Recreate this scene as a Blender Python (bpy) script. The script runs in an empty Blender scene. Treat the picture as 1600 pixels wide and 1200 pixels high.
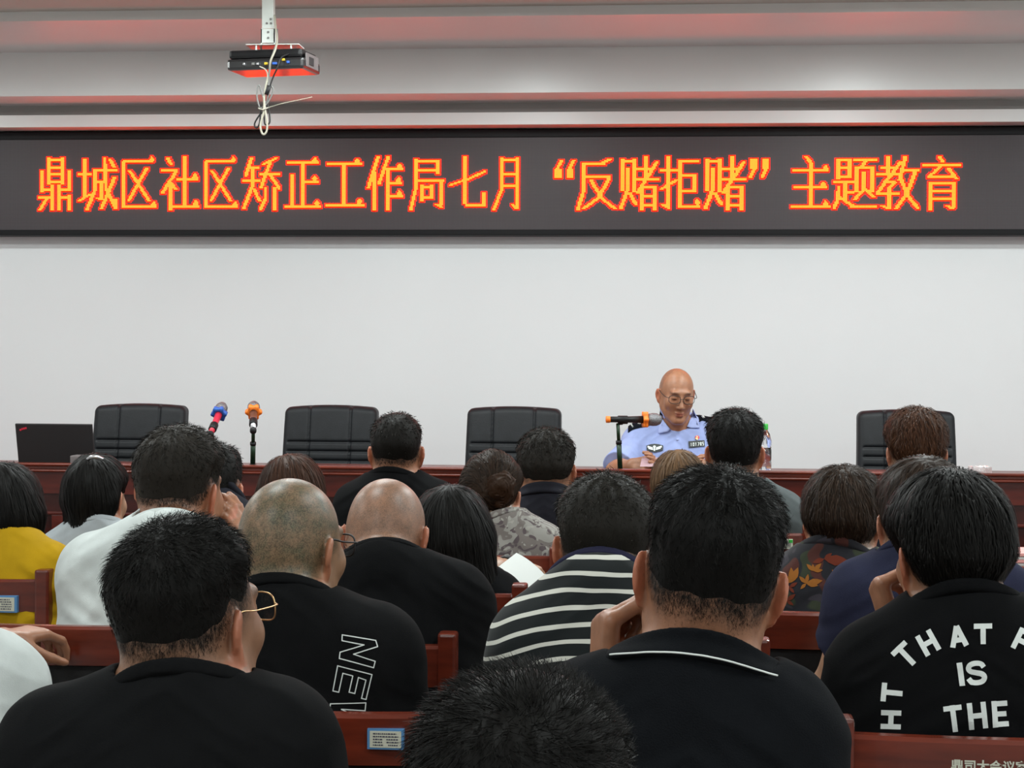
import bpy, bmesh, math, random
import numpy as np
import openvdb as vdb
from mathutils import Vector, Matrix
from mathutils.bvhtree import BVHTree

random.seed(7)
RNG = np.random.default_rng(11)
scene = bpy.context.scene
COL = scene.collection

# ------------------------------------------------------------------ camera
FPX = 2800.0                                   # focal length in pixels of the 1600x1200 frame
CAM = np.array((0.0, 0.0, 1.45))
YAW, PITCH, ROLL = math.radians(4.9), math.radians(1.02), math.radians(0.30)
_f = np.array((-math.sin(YAW) * math.cos(PITCH), math.cos(YAW) * math.cos(PITCH), -math.sin(PITCH)))
_r = np.array((math.cos(YAW), math.sin(YAW), 0.0))
_u = np.cross(_r, _f)
_c, _s = math.cos(ROLL), math.sin(ROLL)
CR, CU = _c * _r + _s * _u, -_s * _r + _c * _u
CF = _f
cam_d = bpy.data.cameras.new('camera')
cam = bpy.data.objects.new('camera', cam_d)
COL.objects.link(cam)
cam_d.sensor_width = 36.0
cam_d.lens = 36.0 * FPX / 1600.0
cam_d.clip_start = 0.05
cam.matrix_world = Matrix(((CR[0], CU[0], -CF[0], CAM[0]), (CR[1], CU[1], -CF[1], CAM[1]), (CR[2], CU[2], -CF[2], CAM[2]), (0, 0, 0, 1)))
scene.camera = cam

# ------------------------------------------------------------------ world, lamps, exposure
vs = scene.view_settings
vs.view_transform = 'Standard'
vs.look = 'None'
vs.exposure = 0.0
vs.gamma = 1.0
vs.use_curve_mapping = False
wd = bpy.data.worlds.new('world')
scene.world = wd
wd.use_nodes = True
wd.node_tree.nodes['Background'].inputs[0].default_value = (0.80, 0.86, 0.9, 1)
wd.node_tree.nodes['Background'].inputs[1].default_value = 0.05


def area_lamp(name, loc, sx, sy, power, color=(1.0, 0.97, 0.93)):
    l = bpy.data.lights.new(name, 'AREA')
    l.shape = 'RECTANGLE'
    l.size, l.size_y = sx, sy
    l.energy = power
    l.color = color
    o = bpy.data.objects.new(name, l)
    o.location = loc
    COL.objects.link(o)
    return o


# recessed ceiling panels over the audience and over the rostrum
for lx in (-3.4, -1.2, 1.0, 3.0):
    for ly, pw in ((-1.2, 22), (1.3, 22), (3.9, 25), (6.3, 41)):
        area_lamp('ceiling_panel_lamp', (lx, ly, 2.955), 0.6, 0.6, pw, (0.93, 1.0, 0.985))
# recessed downlights washing the front wall
for lx in (-4.2, -2.45, -.72, 1.0, 2.75):
    l = bpy.data.lights.new('downlight_lamp', 'SPOT')
    l.energy = 52 if lx > 0 else 44
    l.color = (0.92, 1.0, 0.99)
    l.spot_size = math.radians(172)
    l.spot_blend = 0.35
    l.shadow_soft_size = 0.06
    o = bpy.data.objects.new('downlight_lamp', l)
    o.location = (lx, 7.38, 2.955)
    o.rotation_euler = (math.radians(3), 0, 0)
    COL.objects.link(o)


def P(px, py, Y):
    """world point seen at pixel (px, py) of the 1600x1200 photograph on the plane y = Y"""
    d = CF * FPX + CR * (px - 800.0) + CU * (600.0 - py)
    return CAM + d * (Y / d[1])


def ray(px, py):
    d = CF * FPX + CR * (px - 800.0) + CU * (600.0 - py)
    return d / np.linalg.norm(d)


# ------------------------------------------------------------------ materials
def lin(c):
    return tuple(((v / 255.0) / 12.92 if v / 255.0 < 0.04045 else ((v / 255.0 + 0.055) / 1.055) ** 2.4) for v in c)


def mat(name, color, rough=0.5, metal=0.0, spec=0.5, emis=None, estr=0.0, trans=0.0, sss=0.0, sheen=0.0):
    m = bpy.data.materials.new(name)
    m.use_nodes = True
    b = m.node_tree.nodes['Principled BSDF']
    b.inputs['Base Color'].default_value = (*color, 1)
    b.inputs['Roughness'].default_value = rough
    b.inputs['Metallic'].default_value = metal
    b.inputs['Specular IOR Level'].default_value = spec
    if emis:
        b.inputs['Emission Color'].default_value = (*emis, 1)
        b.inputs['Emission Strength'].default_value = estr
    if trans:
        b.inputs['Transmission Weight'].default_value = trans
    if sss:
        b.inputs['Subsurface Weight'].default_value = sss
        b.inputs['Subsurface Radius'].default_value = (0.012, 0.005, 0.003)
        b.inputs['Subsurface Scale'].default_value = 1.0
    if sheen:
        b.inputs['Sheen Weight'].default_value = sheen
        b.inputs['Sheen Roughness'].default_value = 0.5
    return m


def nt(m):
    return m.node_tree, m.node_tree.nodes['Principled BSDF'], m.node_tree.links


def noisy(m, scale, amount, bump=0.0, bscale=None, detail=4, coord='Object', stretch=None):
    """vary the base colour of m by +-amount with a noise, and add a bump"""
    t, b, L = nt(m)
    tc = t.nodes.new('ShaderNodeTexCoord')
    src = tc.outputs[coord]
    if stretch:
        mp = t.nodes.new('ShaderNodeMapping')
        mp.inputs['Scale'].default_value = stretch
        L.new(src, mp.inputs[0])
        src = mp.outputs[0]
    n = t.nodes.new('ShaderNodeTexNoise')
    n.inputs['Scale'].default_value = scale
    n.inputs['Detail'].default_value = detail
    L.new(src, n.inputs['Vector'])
    base = b.inputs['Base Color'].default_value[:]
    rp = t.nodes.new('ShaderNodeValToRGB')
    rp.color_ramp.elements[0].position = 0.3
    rp.color_ramp.elements[1].position = 0.7
    rp.color_ramp.elements[0].color = tuple(max(0, v * (1 - amount)) for v in base[:3]) + (1,)
    rp.color_ramp.elements[1].color = tuple(min(1, v * (1 + amount)) for v in base[:3]) + (1,)
    L.new(n.outputs['Fac'], rp.inputs[0])
    L.new(rp.outputs[0], b.inputs['Base Color'])
    if bump:
        n2 = t.nodes.new('ShaderNodeTexNoise')
        n2.inputs['Scale'].default_value = bscale or scale * 4
        n2.inputs['Detail'].default_value = 3
        L.new(src, n2.inputs['Vector'])
        bp = t.nodes.new('ShaderNodeBump')
        bp.inputs['Strength'].default_value = bump
        bp.inputs['Distance'].default_value = 0.004
        L.new(n2.outputs['Fac'], bp.inputs['Height'])
        L.new(bp.outputs[0], b.inputs['Normal'])
    return m


M = {}
M['wall'] = noisy(mat('wall_paint', (0.78, 0.79, 0.80), 0.6), 1.5, 0.015, 0.05, 120)
M['cornice'] = noisy(mat('cornice_paint', (0.72, 0.73, 0.72), 0.33, spec=0.6), 2.0, 0.03)
M['cornice_shade'] = noisy(mat('cornice_painted_shade', (0.30, 0.29, 0.28), 0.4), 2.0, 0.05)  # greyer tone puts the shade under the overhanging step into the colour
M['ceiling'] = noisy(mat('ceiling_paint', (0.55, 0.55, 0.50), 0.8), 2.0, 0.03)
M['floor'] = noisy(mat('floor_tile', (0.25, 0.22, 0.2), 0.35), 3.0, 0.1)
M['stage'] = noisy(mat('stage_carpet', (0.22, 0.03, 0.03), 0.9), 60, 0.2, 0.3, 300)
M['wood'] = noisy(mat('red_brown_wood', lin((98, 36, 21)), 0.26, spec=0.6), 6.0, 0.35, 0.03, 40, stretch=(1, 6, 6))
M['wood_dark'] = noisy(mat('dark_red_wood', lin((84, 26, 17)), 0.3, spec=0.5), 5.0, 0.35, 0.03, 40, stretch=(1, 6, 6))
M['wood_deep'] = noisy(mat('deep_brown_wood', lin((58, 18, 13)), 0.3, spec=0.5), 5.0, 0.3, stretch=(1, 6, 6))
M['black_cloth'] = noisy(mat('black_upholstery', (0.008, 0.008, 0.009), 0.8), 90, 0.3, 0.2, 300)
M['leather'] = noisy(mat('black_leather', (0.008, 0.009, 0.011), 0.5, spec=0.3), 20, 0.25, 0.12, 160)
M['black_plastic'] = noisy(mat('black_plastic', (0.008, 0.008, 0.009), 0.45, spec=.3), 40, 0.2)
M['gloss_black'] = mat('glossy_black_plastic', (0.02, 0.02, 0.021), 0.22, spec=0.6)
M['grey_plastic'] = noisy(mat('grey_plastic', (0.16, 0.14, 0.14), 0.4), 40, 0.1)
M['matte_black'] = mat('matte_black', (0.01, 0.01, 0.011), 0.6)
M['frame_black'] = mat('black_aluminium', (0.004, 0.004, 0.005), 0.5, spec=0.2)
M['white_metal'] = noisy(mat('white_painted_metal', (0.75, 0.8, 0.76), 0.35), 20, 0.03)
M['steel'] = mat('brushed_steel', (0.55, 0.55, 0.57), 0.3, 1.0)
M['grille'] = noisy(mat('mic_grille', (0.22, 0.22, 0.23), 0.45, 0.8), 300, 0.5, 0.6, 400)
M['gold'] = mat('gold_metal', (0.75, 0.5, 0.25), 0.3, 1.0)
M['orange'] = mat('orange_rubber', (0.95, 0.22, 0.02), 0.4)
M['blue'] = mat('blue_rubber', (0.02, 0.11, 0.45), 0.4)
M['red'] = mat('red_plastic', (0.6, 0.03, 0.06), 0.35)
M['green'] = mat('green_plastic', (0.04, 0.45, 0.06), 0.4)
M['dark_green'] = mat('dark_green_metal', (0.008, 0.03, 0.012), 0.35, 0.3)
M['yellow'] = mat('yellow_plastic', (0.7, 0.5, 0.03), 0.4)
M['blue_port'] = mat('blue_port', (0.03, 0.12, 0.5), 0.4)
M['cable_white'] = mat('cream_cable', (0.42, 0.40, 0.32), 0.45)
M['cable_grey'] = mat('grey_cable', (0.2, 0.2, 0.19), 0.45)
M['paper'] = noisy(mat('white_paper', (0.60, 0.62, 0.60), 0.7), 8, 0.02)
M['pink_paper'] = noisy(mat('pink_paper', (0.75, 0.35, 0.33), 0.6), 30, 0.1)
M['mauve_paper'] = noisy(mat('mauve_paper', (0.42, 0.28, 0.31), 0.7), 8, 0.05)
M['clear'] = mat('clear_plastic', (0.97, 0.98, 1.0), 0.03, trans=1.0)
M['water'] = mat('water', (0.97, 0.99, 1.0), 0.0, trans=1.0)
M['lens'] = mat('lens_glass', (1, 1, 1), 0.0, trans=1.0, spec=0.2)
M['lens'].node_tree.nodes['Principled BSDF'].inputs['IOR'].default_value = 1.08
M['print_white'] = mat('white_print', (0.72, 0.76, 0.74), 0.7)
M['badge_black'] = mat('badge_black', (0.006, 0.010, 0.012), 0.5)
M['badge_white'] = mat('badge_white', (0.7, 0.75, 0.72), 0.5)
M['sticker_blue'] = mat('sticker_blue', (0.09, 0.25, 0.5), 0.4)
M['sticker_white'] = mat('sticker_white', (0.6, 0.6, 0.5), 0.5)
M['ink'] = mat('ink', (0.05, 0.05, 0.08), 0.6)
M['skin'] = None


def skin_material():
    m = mat('skin', (0.45, 0.24, 0.16), 0.42, spec=0.45, sss=0.08)
    t, b, L = nt(m)
    a = t.nodes.new('ShaderNodeAttribute')
    a.attribute_name = 'tint'
    n = t.nodes.new('ShaderNodeTexNoise')
    n.inputs['Scale'].default_value = 45
    n.inputs['Detail'].default_value = 5
    tc = t.nodes.new('ShaderNodeTexCoord')
    L.new(tc.outputs['Object'], n.inputs['Vector'])
    mr = t.nodes.new('ShaderNodeMapRange')
    mr.inputs[1].default_value, mr.inputs[2].default_value = 0.3, 0.7
    mr.inputs[3].default_value, mr.inputs[4].default_value = 0.86, 1.12
    L.new(n.outputs['Fac'], mr.inputs[0])
    mx = t.nodes.new('ShaderNodeVectorMath')
    mx.operation = 'SCALE'
    L.new(a.outputs['Color'], mx.inputs[0])
    sp = t.nodes.new('ShaderNodeTexNoise')
    sp.inputs['Scale'].default_value = 420
    sp.inputs['Detail'].default_value = 3
    L.new(tc.outputs['Object'], sp.inputs['Vector'])
    ms = t.nodes.new('ShaderNodeMapRange')
    ms.inputs[1].default_value, ms.inputs[2].default_value = 0.36, 0.64
    ms.inputs[3].default_value, ms.inputs[4].default_value = -0.55, 0.55
    L.new(sp.outputs['Fac'], ms.inputs[0])
    mf = t.nodes.new('ShaderNodeMath')
    mf.operation = 'MULTIPLY'
    L.new(ms.outputs[0], mf.inputs[0])
    L.new(a.outputs['Alpha'], mf.inputs[1])
    ma = t.nodes.new('ShaderNodeMath')
    ma.operation = 'ADD'
    L.new(mf.outputs[0], ma.inputs[0])
    L.new(mr.outputs[0], ma.inputs[1])
    L.new(ma.outputs[0], mx.inputs['Scale'])
    L.new(mx.outputs[0], b.inputs['Base Color'])
    bp = t.nodes.new('ShaderNodeBump')
    bp.inputs['Strength'].default_value = 0.08
    bp.inputs['Distance'].default_value = 0.002
    n2 = t.nodes.new('ShaderNodeTexNoise')
    n2.inputs['Scale'].default_value = 350
    L.new(tc.outputs['Object'], n2.inputs['Vector'])
    L.new(n2.outputs['Fac'], bp.inputs['Height'])
    L.new(bp.outputs[0], b.inputs['Normal'])
    return m


M['skin'] = skin_material()


def hair_material(name, col, var=0.35, rough=0.5):
    m = mat(name, col, rough, spec=0.10)
    t, b, L = nt(m)
    g = t.nodes.new('ShaderNodeNewGeometry')
    mr = t.nodes.new('ShaderNodeMapRange')
    mr.inputs[3].default_value, mr.inputs[4].default_value = 1 - var, 1 + var
    L.new(g.outputs['Random Per Island'], mr.inputs[0])
    mx = t.nodes.new('ShaderNodeVectorMath')
    mx.operation = 'SCALE'
    mx.inputs[0].default_value = col
    L.new(mr.outputs[0], mx.inputs['Scale'])
    L.new(mx.outputs[0], b.inputs['Base Color'])
    return m


M['hair_black'] = hair_material('black_hair', (0.0065, 0.006, 0.0055))
M['hair_soft'] = hair_material('soft_black_hair', (0.013, 0.011, 0.009), 0.6)
M['hair_grey'] = hair_material('greying_hair', (0.018, 0.016, 0.013), 0.6)
M['hair_dkbrown'] = hair_material('dark_brown_hair', (0.024, 0.014, 0.009), 0.6)
M['hair_brown'] = hair_material('brown_hair', (0.050, 0.021, 0.011), 0.7)
M['hair_chestnut'] = hair_material('chestnut_hair', (0.045, 0.020, 0.012), 0.6)
M['hair_blond'] = hair_material('light_brown_hair', (0.13, 0.075, 0.04), 0.5)


def cloth(name, col, rough=0.9, sheen=0.0, bump=0.15):
    return noisy(mat(name, col, rough, spec=0.08, sheen=sheen), 14, 0.12, bump, 500)


# ------------------------------------------------------------------ mesh helpers
def wt(o):
    v = Vector((0, 0, 0))
    while o is not None:
        v += o.location
        o = o.parent
    return v


def mesh_obj(name, V, F, m, parent=None, smooth=False, base=None, mats=None, midx=None):
    """link ONE mesh object; V in world coordinates; base becomes its origin"""
    me = bpy.data.meshes.new(name)
    V = np.asarray(V, dtype=np.float32).reshape(-1, 3)
    off = np.array(base if base is not None else (0, 0, 0), dtype=np.float32)
    if isinstance(F, np.ndarray) and F.ndim == 2:
        n, k = F.shape
        me.vertices.add(len(V))
        me.vertices.foreach_set('co', (V - off).ravel())
        me.loops.add(n * k)
        me.loops.foreach_set('vertex_index', F.astype(np.int32).ravel())
        me.polygons.add(n)
        me.polygons.foreach_set('loop_start', np.arange(0, n * k, k, dtype=np.int32))
        me.polygons.foreach_set('loop_total', np.full(n, k, dtype=np.int32))
        me.update(calc_edges=True)
    else:
        me.from_pydata([tuple(v) for v in (V - off)], [], [tuple(int(i) for i in f) for f in F])
        me.update()
    for mm in (mats or [m]):
        me.materials.append(mm)
    if midx is not None:
        me.polygons.foreach_set('material_index', np.asarray(midx, dtype=np.int32))
    if smooth:
        me.polygons.foreach_set('use_smooth', np.ones(len(me.polygons), dtype=bool))
    o = bpy.data.objects.new(name, me)
    COL.objects.link(o)
    if parent is not None:
        o.parent = parent
        o.location = Vector(off.tolist()) - wt(parent)
    else:
        o.location = Vector(off.tolist())
    return o


def tag(o, label=None, cat=None, group=None, kind=None):
    if label:
        o['label'] = label
    if cat:
        o['category'] = cat
    if group:
        o['group'] = group
    if kind:
        o['kind'] = kind
    return o


def thing(name, label, cat, loc=(0, 0, 0), group=None):
    o = bpy.data.objects.new(name, None)
    o.empty_display_size = 0.1
    COL.objects.link(o)
    o.location = loc
    return tag(o, label, cat, group)


def copy_tree(o, parent=None):
    c = o.copy()
    COL.objects.link(c)
    if parent is not None:
        c.parent = parent
    for ch in list(o.children):
        copy_tree(ch, c)
    return c


class MB:
    """collects shapes that become one mesh"""

    def __init__(s):
        s.V, s.F = [], []

    def add(s, V, F):
        o = len(s.V)
        s.V += [tuple(v) for v in V]
        s.F += [tuple(i + o for i in f) for f in F]
        return s

    def box(s, lo, hi, bev=0.0, rot=None, piv=None):
        bm = bmesh.new()
        bmesh.ops.create_cube(bm, size=1.0)
        lo, hi = np.array(lo, float), np.array(hi, float)
        for v in bm.verts:
            v.co = Vector(((lo + hi) / 2 + np.array(v.co) * (hi - lo)).tolist())
        if bev > 0:
            bmesh.ops.bevel(bm, geom=bm.edges[:], offset=min(bev, 0.45 * float(min(hi - lo))), segments=2, affect='EDGES', profile=0.6)
        if rot is not None:
            pv = Vector(piv if piv is not None else ((lo + hi) / 2).tolist())
            for v in bm.verts:
                v.co = pv + rot @ (v.co - pv)
        bm.verts.index_update()
        V = [tuple(v.co) for v in bm.verts]
        F = [tuple(v.index for v in f.verts) for f in bm.faces]
        bm.free()
        return s.add(V, F)

    def tube(s, pts, r, n=10, closed=False, cap=True):
        V, F = tube(pts, r, n, closed, cap)
        return s.add(V, F)

    def lathe(s, prof, c=(0, 0, 0), n=24, R=None):
        """prof: list of (radius, z) around local z, placed at c with rotation R"""
        V, F = [], []
        for (r, z) in prof:
            for k in range(n):
                a = 2 * math.pi * k / n
                V.append((r * math.cos(a), r * math.sin(a), z))
        for i in range(len(prof) - 1):
            for k in range(n):
                k2 = (k + 1) % n
                F.append((i * n + k, i * n + k2, (i + 1) * n + k2, (i + 1) * n + k))
        F.append(tuple(range(n - 1, -1, -1)))
        F.append(tuple((len(prof) - 1) * n + k for k in range(n)))
        if R is not None:
            V = [tuple(R @ Vector(v)) for v in V]
        V = [(v[0] + c[0], v[1] + c[1], v[2] + c[2]) for v in V]
        return s.add(V, F)

    def build(s, name, m, parent=None, smooth=False, base=None, auto=None):
        o = mesh_obj(name, s.V, s.F, m, parent, smooth, base)
        if auto:
            try:
                o.data.set_sharp_from_angle(angle=math.radians(auto))
                o.data.polygons.foreach_set('use_smooth', np.ones(len(o.data.polygons), dtype=bool))
            except Exception:
                pass
        return o


def tube(pts, r, n=10, closed=False, cap=True):
    pts = [np.array(p, float) for p in pts]
    m = len(pts)
    rs = r if hasattr(r, '__len__') else [r] * m
    V, F = [], []
    nrm = None
    for i in range(m):
        a = pts[i - 1] if (i > 0 or closed) else pts[i]
        b = pts[(i + 1) % m] if (i < m - 1 or closed) else pts[i]
        t = b - a
        t = t / (np.linalg.norm(t) + 1e-12)
        if nrm is None:
            nrm = np.cross(t, (0.0, 0.0, 1.0))
            if np.linalg.norm(nrm) < 1e-3:
                nrm = np.cross(t, (1.0, 0.0, 0.0))
        nrm = nrm - t * np.dot(nrm, t)
        nrm = nrm / (np.linalg.norm(nrm) + 1e-12)
        bi = np.cross(t, nrm)
        for k in range(n):
            an = 2 * math.pi * k / n
            V.append(pts[i] + rs[i] * (math.cos(an) * nrm + math.sin(an) * bi))
    for i in range(m if closed else m - 1):
        j = (i + 1) % m
        for k in range(n):
            k2 = (k + 1) % n
            F.append((i * n + k, i * n + k2, j * n + k2, j * n + k))
    if cap and not closed:
        F.append(tuple(range(n - 1, -1, -1)))
        F.append(tuple((m - 1) * n + k for k in range(n)))
    return V, F


def spline(ctrl, n=8):
    """Catmull-Rom through control points"""
    c = [np.array(p, float) for p in ctrl]
    c = [2 * c[0] - c[1]] + c + [2 * c[-1] - c[-2]]
    out = []
    for i in range(1, len(c) - 2):
        for k in range(n):
            t = k / n
            out.append(0.5 * ((2 * c[i]) + (-c[i - 1] + c[i + 1]) * t + (2 * c[i - 1] - 5 * c[i] + 4 * c[i + 1] - c[i + 2]) * t * t + (-c[i - 1] + 3 * c[i] - 3 * c[i + 1] + c[i + 2]) * t ** 3))
    out.append(c[-2])
    return out


def Rz(a):
    c, s = math.cos(a), math.sin(a)
    return np.array(((c, -s, 0), (s, c, 0), (0, 0, 1.0)))


def Rx(a):
    c, s = math.cos(a), math.sin(a)
    return np.array(((1.0, 0, 0), (0, c, -s), (0, s, c)))


def Ry(a):
    c, s = math.cos(a), math.sin(a)
    return np.array(((c, 0, s), (0, 1.0, 0), (-s, 0, c)))


# ------------------------------------------------------------------ distance fields
_NL = np.random.default_rng(5).random((32, 32, 32)).astype(np.float32)


def vnoise(x, y, z):
    xi, yi, zi = np.floor(x).astype(int), np.floor(y).astype(int), np.floor(z).astype(int)
    fx, fy, fz = x - xi, y - yi, z - zi
    fx, fy, fz = fx * fx * (3 - 2 * fx), fy * fy * (3 - 2 * fy), fz * fz * (3 - 2 * fz)
    o = 0
    for a in (0, 1):
        for b in (0, 1):
            for c in (0, 1):
                o = o + _NL[(xi + a) & 31, (yi + b) & 31, (zi + c) & 31] * (fx if a else 1 - fx) * (fy if b else 1 - fy) * (fz if c else 1 - fz)
    return o * 2 - 1


def ell(p, c, r):
    x, y, z = p[0] - c[0], p[1] - c[1], p[2] - c[2]
    k0 = np.sqrt((x / r[0]) ** 2 + (y / r[1]) ** 2 + (z / r[2]) ** 2)
    k1 = np.sqrt((x / r[0] ** 2) ** 2 + (y / r[1] ** 2) ** 2 + (z / r[2] ** 2) ** 2) + 1e-6
    return k0 * (k0 - 1.0) / k1


def sph(p, c, r):
    return np.sqrt((p[0] - c[0]) ** 2 + (p[1] - c[1]) ** 2 + (p[2] - c[2]) ** 2) - r


def rc(p, a, b, r1, r2):
    ax, ay, az = p[0] - a[0], p[1] - a[1], p[2] - a[2]
    d = np.array(b, float) - np.array(a, float)
    h = np.clip((ax * d[0] + ay * d[1] + az * d[2]) / max(float(d @ d), 1e-9), 0, 1)
    return np.sqrt((ax - d[0] * h) ** 2 + (ay - d[1] * h) ** 2 + (az - d[2] * h) ** 2) - (r1 + (r2 - r1) * h)


def smin(a, b, k):
    h = np.maximum(k - np.abs(a - b), 0.0) / k
    return np.minimum(a, b) - h * h * k * 0.25


def smax(a, b, k):
    return -smin(-a, -b, k)


class Field:
    BIG = 0.12

    def __init__(s, lo, hi, h):
        s.lo, s.h = np.array(lo, float), h
        s.n = np.maximum(np.ceil((np.array(hi, float) - s.lo) / h).astype(int) + 1, 4)
        s.F = np.full(tuple(s.n), s.BIG, dtype=np.float32)

    def sub(s, lo, hi, pad=0.05):
        a = np.clip(np.floor((np.array(lo) - pad - s.lo) / s.h).astype(int), 0, s.n - 1)
        b = np.clip(np.ceil((np.array(hi) + pad - s.lo) / s.h).astype(int) + 1, a + 1, s.n)
        sl = tuple(slice(a[i], b[i]) for i in range(3))
        ax = [(s.lo[i] + s.h * np.arange(a[i], b[i])).astype(np.float32) for i in range(3)]
        return sl, (ax[0][:, None, None], ax[1][None, :, None], ax[2][None, None, :])

    def add(s, fn, lo, hi, k=0.02, pad=None):
        sl, p = s.sub(lo, hi, max(0.02, k * 1.2) if pad is None else pad)
        s.F[sl] = smin(s.F[sl], fn(p).astype(np.float32), k)

    def cut(s, fn, lo, hi, k=0.005):
        sl, p = s.sub(lo, hi, 0.02)
        s.F[sl] = smax(s.F[sl], -fn(p).astype(np.float32), k)

    def rc(s, a, b, r1, r2=None, k=0.02):
        r2 = r1 if r2 is None else r2
        a, b = np.array(a, float), np.array(b, float)
        m = max(r1, r2)
        s.add(lambda p: rc(p, a, b, r1, r2), np.minimum(a, b) - m, np.maximum(a, b) + m, k)

    def sph(s, c, r, k=0.02):
        c = np.array(c, float)
        s.add(lambda p: sph(p, c, r), c - r, c + r, k)

    def ell(s, c, r, k=0.02, R=None):
        c, r = np.array(c, float), np.array(r, float)
        if R is None:
            s.add(lambda p: ell(p, c, r), c - r, c + r, k)
        else:
            m = float(max(r))

            def fn(p):
                q = [p[0] - c[0], p[1] - c[1], p[2] - c[2]]
                w = [R[0, i] * q[0] + R[1, i] * q[1] + R[2, i] * q[2] for i in range(3)]
                return ell(w, (0, 0, 0), r)
            s.add(fn, c - m, c + m, k)

    def displace(s, fn, band=0.03):
        idx = np.nonzero(np.abs(s.F) < band)
        p = [s.lo[i] + s.h * idx[i] for i in range(3)]
        s.F[idx] += fn(p).astype(np.float32)

    def mesh(s):
        s.F[0], s.F[-1] = s.BIG, s.BIG
        s.F[:, 0], s.F[:, -1] = s.BIG, s.BIG
        s.F[:, :, 0], s.F[:, :, -1] = s.BIG, s.BIG
        g = vdb.FloatGrid(s.BIG)
        g.copyFromArray(np.ascontiguousarray(s.F))
        V, Q = g.convertToQuads(0.0)
        return V * s.h + s.lo, Q[:, ::-1].astype(np.int32)

    def sample(s, p):
        q = (p - s.lo) / s.h
        i = np.clip(np.floor(q).astype(int), 0, s.n - 2)
        f = np.clip(q - i, 0, 1)
        o = 0
        for a in (0, 1):
            for b in (0, 1):
                for c in (0, 1):
                    o = o + s.F[i[:, 0] + a, i[:, 1] + b, i[:, 2] + c] * (f[:, 0] if a else 1 - f[:, 0]) * (f[:, 1] if b else 1 - f[:, 1]) * (f[:, 2] if c else 1 - f[:, 2])
        return o

    def normal(s, p):
        e = s.h
        g = np.stack([s.sample(p + np.array(d) * e) - s.sample(p - np.array(d) * e) for d in ((1, 0, 0), (0, 1, 0), (0, 0, 1))], 1)
        return g / (np.linalg.norm(g, axis=1, keepdims=True) + 1e-9)


# ------------------------------------------------------------------ people
def hcap(p):
    return smin(ell(p, (0, -.012, .030), (.077, .097, .090)), ell(p, (0, -.036, -.012), (.067, .068, .066)), .03)


def head_sdf(p, ears=1.0):
    x, y, z = p
    d = hcap(p)
    ax = np.abs(x)
    q = (ax, y, z)
    d = smin(d, ell(p, (0, .028, -.035), (.064, .066, .083)), .03)
    d = smin(d, rc(q, (.050, -.002, -.055), (.016, .070, -.102), .020, .017), .03)
    d = smin(d, ell(p, (0, .078, -.102), (.022, .018, .016)), .02)
    d = smin(d, ell(q, (.040, .062, -.022), (.024, .022, .026)), .02)
    d = smin(d, rc(p, (-.034, .083, .029), (.034, .083, .029), .012, .012), .016)
    d = smax(d, -sph(q, (.031, .103, .009), .016), .012)
    d = smin(d, sph(q, (.031, .078, .007), .0145), .004)
    d = smin(d, rc(p, (0, .090, .018), (0, .113, -.030), .007, .0115), .010)
    d = smin(d, sph(q, (.0125, .100, -.035), .0088), .006)
    d = smin(d, ell(p, (0, .094, -.0615), (.023, .009, .0055)), .005)
    d = smin(d, ell(p, (0, .092, -.0735), (.019, .010, .0075)), .005)
    # ears: a plate standing off the head towards the back, hollowed in front
    c = np.array((.0825, -.014, -.008))
    n = np.array((.88, .46, -.08)); n /= np.linalg.norm(n)
    e = np.array((.46, -.88, .05)); e -= n * (e @ n); e /= np.linalg.norm(e)
    w = np.cross(n, e)
    if w[2] < 0:
        w = -w
    px, py, pz = ax - c[0], y - c[1], z - c[2]
    a, b, g = px * n[0] + py * n[1] + pz * n[2], px * e[0] + py * e[1] + pz * e[2], px * w[0] + py * w[1] + pz * w[2]
    ear = ell((a, b, g), (0, .002, .004), (.0065, .019, .030))
    ear = smin(ear, ell((a, b, g), (0, -.006, -.026), (.0055, .010, .012)), .008)
    ear = smax(ear, -ell((a, b, g), (.009, -.002, .002), (.0085, .010, .018)), .004)
    return smin(d, ear, .006)


AZ = np.radians([0, 40, 65, 85, 105, 130, 180])
ZL_SHORT = (-.052, -.050, -.030, .030, .012, .050, .068)


def hairline(p, zl):
    az = np.arctan2(np.abs(p[0]), -(p[1] + .01))
    return np.interp(az, AZ, zl)


def sstep(a, b, x):
    t = np.clip((x - a) / (b - a), 0, 1)
    return t * t * (3 - 2 * t)


class _Scaled:
    def __init__(s, f, W, k):
        s.f, s.W, s.k = f, W, k

    def rc(s, a, b, r1, r2, k):
        s.f.rc(s.W + (a - s.W) * s.k, s.W + (b - s.W) * s.k, r1 * s.k, r2 * s.k, k)


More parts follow.
